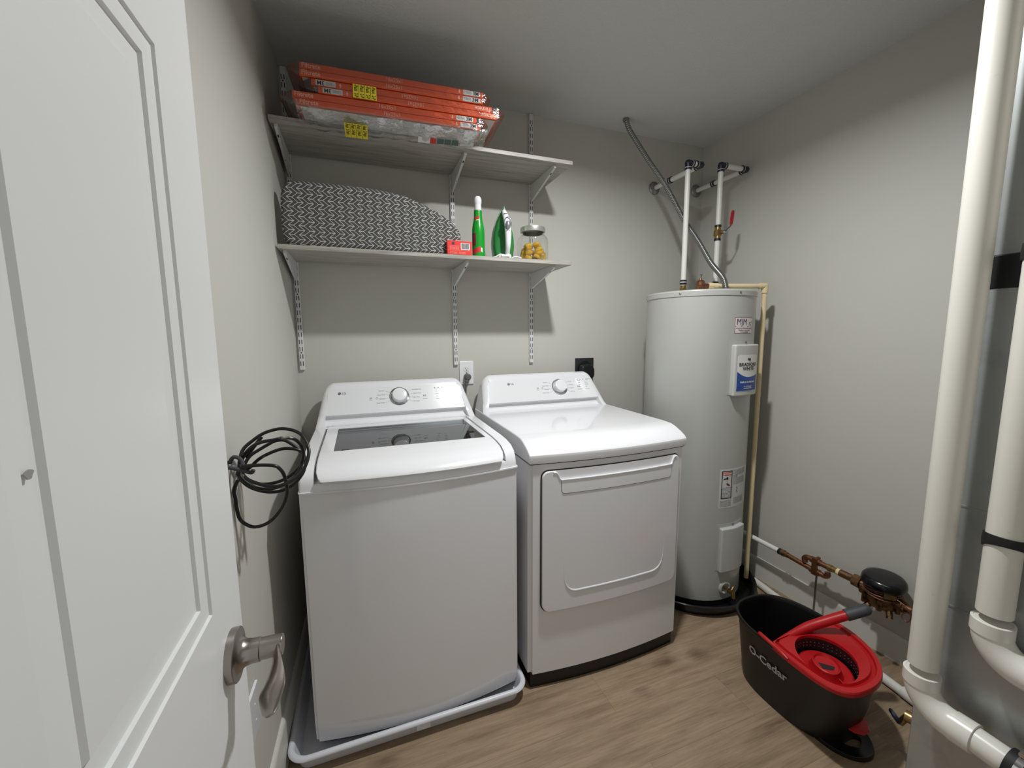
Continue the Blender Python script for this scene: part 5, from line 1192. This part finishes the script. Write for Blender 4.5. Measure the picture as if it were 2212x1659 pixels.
# ------------------------------------------------------------------ mop bucket
OBJ = obj
def make_bucket():
    CX, CY, A, B, ZR = 1.440, -1.152, 0.160, 0.226, 0.267
    t = thing('mop_bucket', 'black mop bucket with red spin wringer on the floor by the right wall', 'mop bucket', (CX, CY, 0))
    def bend(b):
        # the wringer end leans towards the room
        for v in b.verts: v.co.x -= 1.1*min(0.0, v.co.y-CY)**2*min(1.0, max(0.0, v.co.z/ZR))
        return b
    def obj(name, bms, mat, parent, **kw): return OBJ(name, bend(bms), mat, parent, **kw)
    def se(cx, cy, a, b, z, n=2.6, m=64, x0=None):
        r = []
        for k in range(m):
            q = 2*PI*k/m; c, s = math.cos(q), math.sin(q)
            r.append((cx+a*math.copysign(abs(c)**(2/n), c), cy+b*math.copysign(abs(s)**(2/n), s), z))
        return r
    rings = [se(CX-0.001, CY+0.018, 0.104, 0.168, 0.004), se(CX-0.001, CY+0.018, 0.112, 0.176, 0.0), se(CX-0.001, CY+0.018, 0.116, 0.180, 0.006), se(CX+0.002, CY+0.010, 0.132, 0.204, 0.13), se(CX, CY, A-0.008, B-0.008, ZR-0.016), se(CX, CY, A, B, ZR-0.013), se(CX, CY, A+0.003, B+0.003, ZR-0.006), se(CX, CY, A+0.001, B+0.001, ZR), se(CX, CY, A-0.006, B-0.006, ZR-0.001), se(CX, CY, A-0.012, B-0.012, ZR-0.016), se(CX+0.002, CY+0.010, 0.127, 0.199, 0.13), se(CX+0.004, CY+0.018, 0.104, 0.174, 0.010), se(CX+0.004, CY+0.018, 0.09, 0.16, 0.008)]
    obj('tub', loft(rings), 'bucket', t, sharp=45)
    # lettering on the side towards the door (-x), reading away from the viewer's left
    Fl = fr((CX-0.1405, CY+0.088, 0.178), (0.0, -1, 0), (0.30, 0, 1))
    b = text('O-Cedar', 0.041, Matrix.Identity(4), 'LEFT', 0.0004, 0.0010)
    def side_x(y, z):
        f = z/ZR; a = 0.116+(A-0.008-0.116)*f; bb = 0.180+(B-0.008-0.180)*f; cy = CY+0.018*(1-f)
        u = min(0.98, abs((y-cy)/bb)); return CX-0.001*(1-f)-a*(1-u**2.6)**(1/2.6)
    for v in b.verts:
        y = CY+0.106-v.co.x; z = 0.172+v.co.y; v.co = Vector((side_x(y, z)-0.0034-v.co.z*0.5, y, z))
    obj('lettering', b, 'logo_grey', t)
    # red wringer insert over the near half
    yb = CY+0.010; zt = ZR+0.004
    def half(a, b_, z, yb_=yb, r=0.03):
        pts = [p for p in se(CX, CY, a, b_, z, 2.6, 96) if p[1] <= yb_-r]
        pts.sort(key=lambda p: math.atan2(p[1]-CY, p[0]-CX) % (2*PI)); L_ = pts[0]; R_ = pts[-1]
        # from left (-x) round the front to the right (+x)
        xl, xr = L_[0], R_[0]
        return pts+[(xr-0.004, yb_-0.008, z), (xr-0.022, yb_, z), (CX+0.03, yb_+0.004, z), (CX-0.03, yb_+0.004, z), (xl+0.022, yb_, z), (xl+0.004, yb_-0.008, z)]
    hc = (CX-0.030, CY-0.100); hr = 0.094
    top = half(A+0.005, B+0.005, zt); n = len(top)
    skirt = loft([half(A+0.0045, B+0.0045, zt-0.016), half(A+0.006, B+0.006, zt-0.014), half(A+0.006, B+0.006, zt-0.002), half(A+0.004, B+0.004, zt+0.002), half(A-0.010, B-0.010, zt+0.002), half(A-0.013, B-0.013, zt-0.006), half(A-0.024, B-0.024, zt-0.010), half(A-0.027, B-0.027, zt-0.002)])
    plate = boolean(skirt, cyl((hc[0], hc[1], zt-0.08), (hc[0], hc[1], zt+0.05), hr, n=48))
    ins = obj('wringer_insert', plate, 'red_plastic', t, sharp=30)
    # basket under the hole: black perforated wall and red floor with a hub
    bk = lathe([(hr+0.002, zt-0.012), (hr-0.001, zt-0.012), (hr-0.003, zt-0.075), (hr-0.006, zt-0.080), (hr-0.002, zt-0.082), (hr+0.002, zt-0.070), (hr+0.003, zt-0.014)], (hc[0], hc[1], 0), n=48, caps=False)
    bsk = obj('spin_basket', bk, 'black', t)
    dots = bmesh.new()
    for k in range(44):
        a = 2*PI*k/44
        for z in (zt-0.026, zt-0.038): merge(dots, box((-0.0012, -0.0012, -0.001), (0.0012, 0.0012, 0.001)), Matrix.Translation((hc[0]+(hr-0.0022)*math.cos(a), hc[1]+(hr-0.0022)*math.sin(a), z)) @ Matrix.Rotation(a, 4, 'Z'))
    obj('drain_holes', dots, 'plug_grey', bsk)
    fl = lathe([(0.084, zt-0.058), (0.083, zt-0.050), (0.078, zt-0.047), (0.060, zt-0.050), (0.052, zt-0.052), (0.045, zt-0.040), (0.042, zt-0.026), (0.038, zt-0.024), (0.035, zt-0.030), (0, zt-0.034)], (hc[0], hc[1], 0), n=48, caps=False)
    merge(fl, box((hc[0]-0.002, hc[1]-0.075, zt-0.052), (hc[0]+0.002, hc[1]-0.036, zt-0.040)))
    fo = obj('spinner_floor', fl, 'red_plastic', t, sharp=40)
    obj('hub_opening', prism([(-0.026, -0.006), (0.004, -0.024), (0.020, -0.016), (-0.018, 0.016)], Matrix.Translation((hc[0], hc[1], zt-0.0315)), 0.001), 'slot', fo)
    # clip over the rim on the near left side
    obj('rim_clip', tube(smooth([(CX-0.150, CY+0.060, zt-0.002), (CX-0.160, CY+0.030, zt+0.004), (CX-0.162, CY-0.01, zt+0.001), (CX-0.164, CY-0.06, zt-0.004)], 5), [0.004]+[0.0065]*13+[0.004, 0.003], 10), 'red_plastic', ins, sharp=60)
    # red arm along the back edge, rising to a grey grip
    hp = smooth([(CX-0.110, CY+0.022, zt-0.020), (CX-0.050, CY+0.016, zt-0.006), (CX+0.020, CY+0.004, zt+0.014), (CX+0.092, CY-0.026, zt+0.045), (CX+0.138, CY-0.048, zt+0.066)], 6)
    rad = [0.006+0.0105*min(1, i/12) for i in range(len(hp))]
    H_ = obj('wringer_handle', tube(hp, rad, 18), 'red_plastic', t, sharp=60)
    e = hp[-1]; d = (hp[-1]-hp[-3]).normalized()
    g = obj('hand_grip', lathe([(0.0165, -0.004), (0.0190, -0.002), (0.0192, 0.004), (0.0188, 0.062), (0.0175, 0.074), (0.012, 0.082), (0, 0.084)], e, d, 24, caps=False), 'grip', H_)
    g['label'] = 'dark grey rubber grip'
    # pedal and foot at the near end
    foot = [(p.x, p.y) for p in smooth([(CX-0.090, CY-0.10, 0), (CX-0.080, CY-0.165, 0), (CX-0.045, CY-0.212, 0), (CX+0.002, CY-0.226, 0), (CX+0.045, CY-0.210, 0), (CX+0.080, CY-0.165, 0), (CX+0.095, CY-0.10, 0)], 5)]
    fb = prism(foot, T(0, 0, 0.0), 0.016, 0.004, 2, False); fb = boolean(fb, prism([(p.x, p.y) for p in smooth([(CX-0.035, CY-0.165, 0), (CX, CY-0.195, 0), (CX+0.036, CY-0.175, 0), (CX+0.02, CY-0.160, 0)], 5, True)], T(0, 0, -0.02), 0.06))
    obj('foot_loop', fb, 'black_gloss', t)
    pd = []
    for k in range(9):
        q = k/8; y = CY-0.095-0.112*q; hw = 0.040*(1-0.12*q) if k < 7 else (0.030 if k == 7 else 0.012); z = 0.100-0.020*q
        pd.append([(CX+0.018-hw*1.3, y, z-0.006), (CX+0.018+hw, y, z-0.006), (CX+0.018+hw, y, z), (CX+0.018+hw*0.5, y, z+0.007), (CX+0.018-hw*0.5, y, z+0.007), (CX+0.018-hw*1.3, y, z)])
    obj('foot_pedal', loft(pd), 'red_plastic', t)
make_bucket()
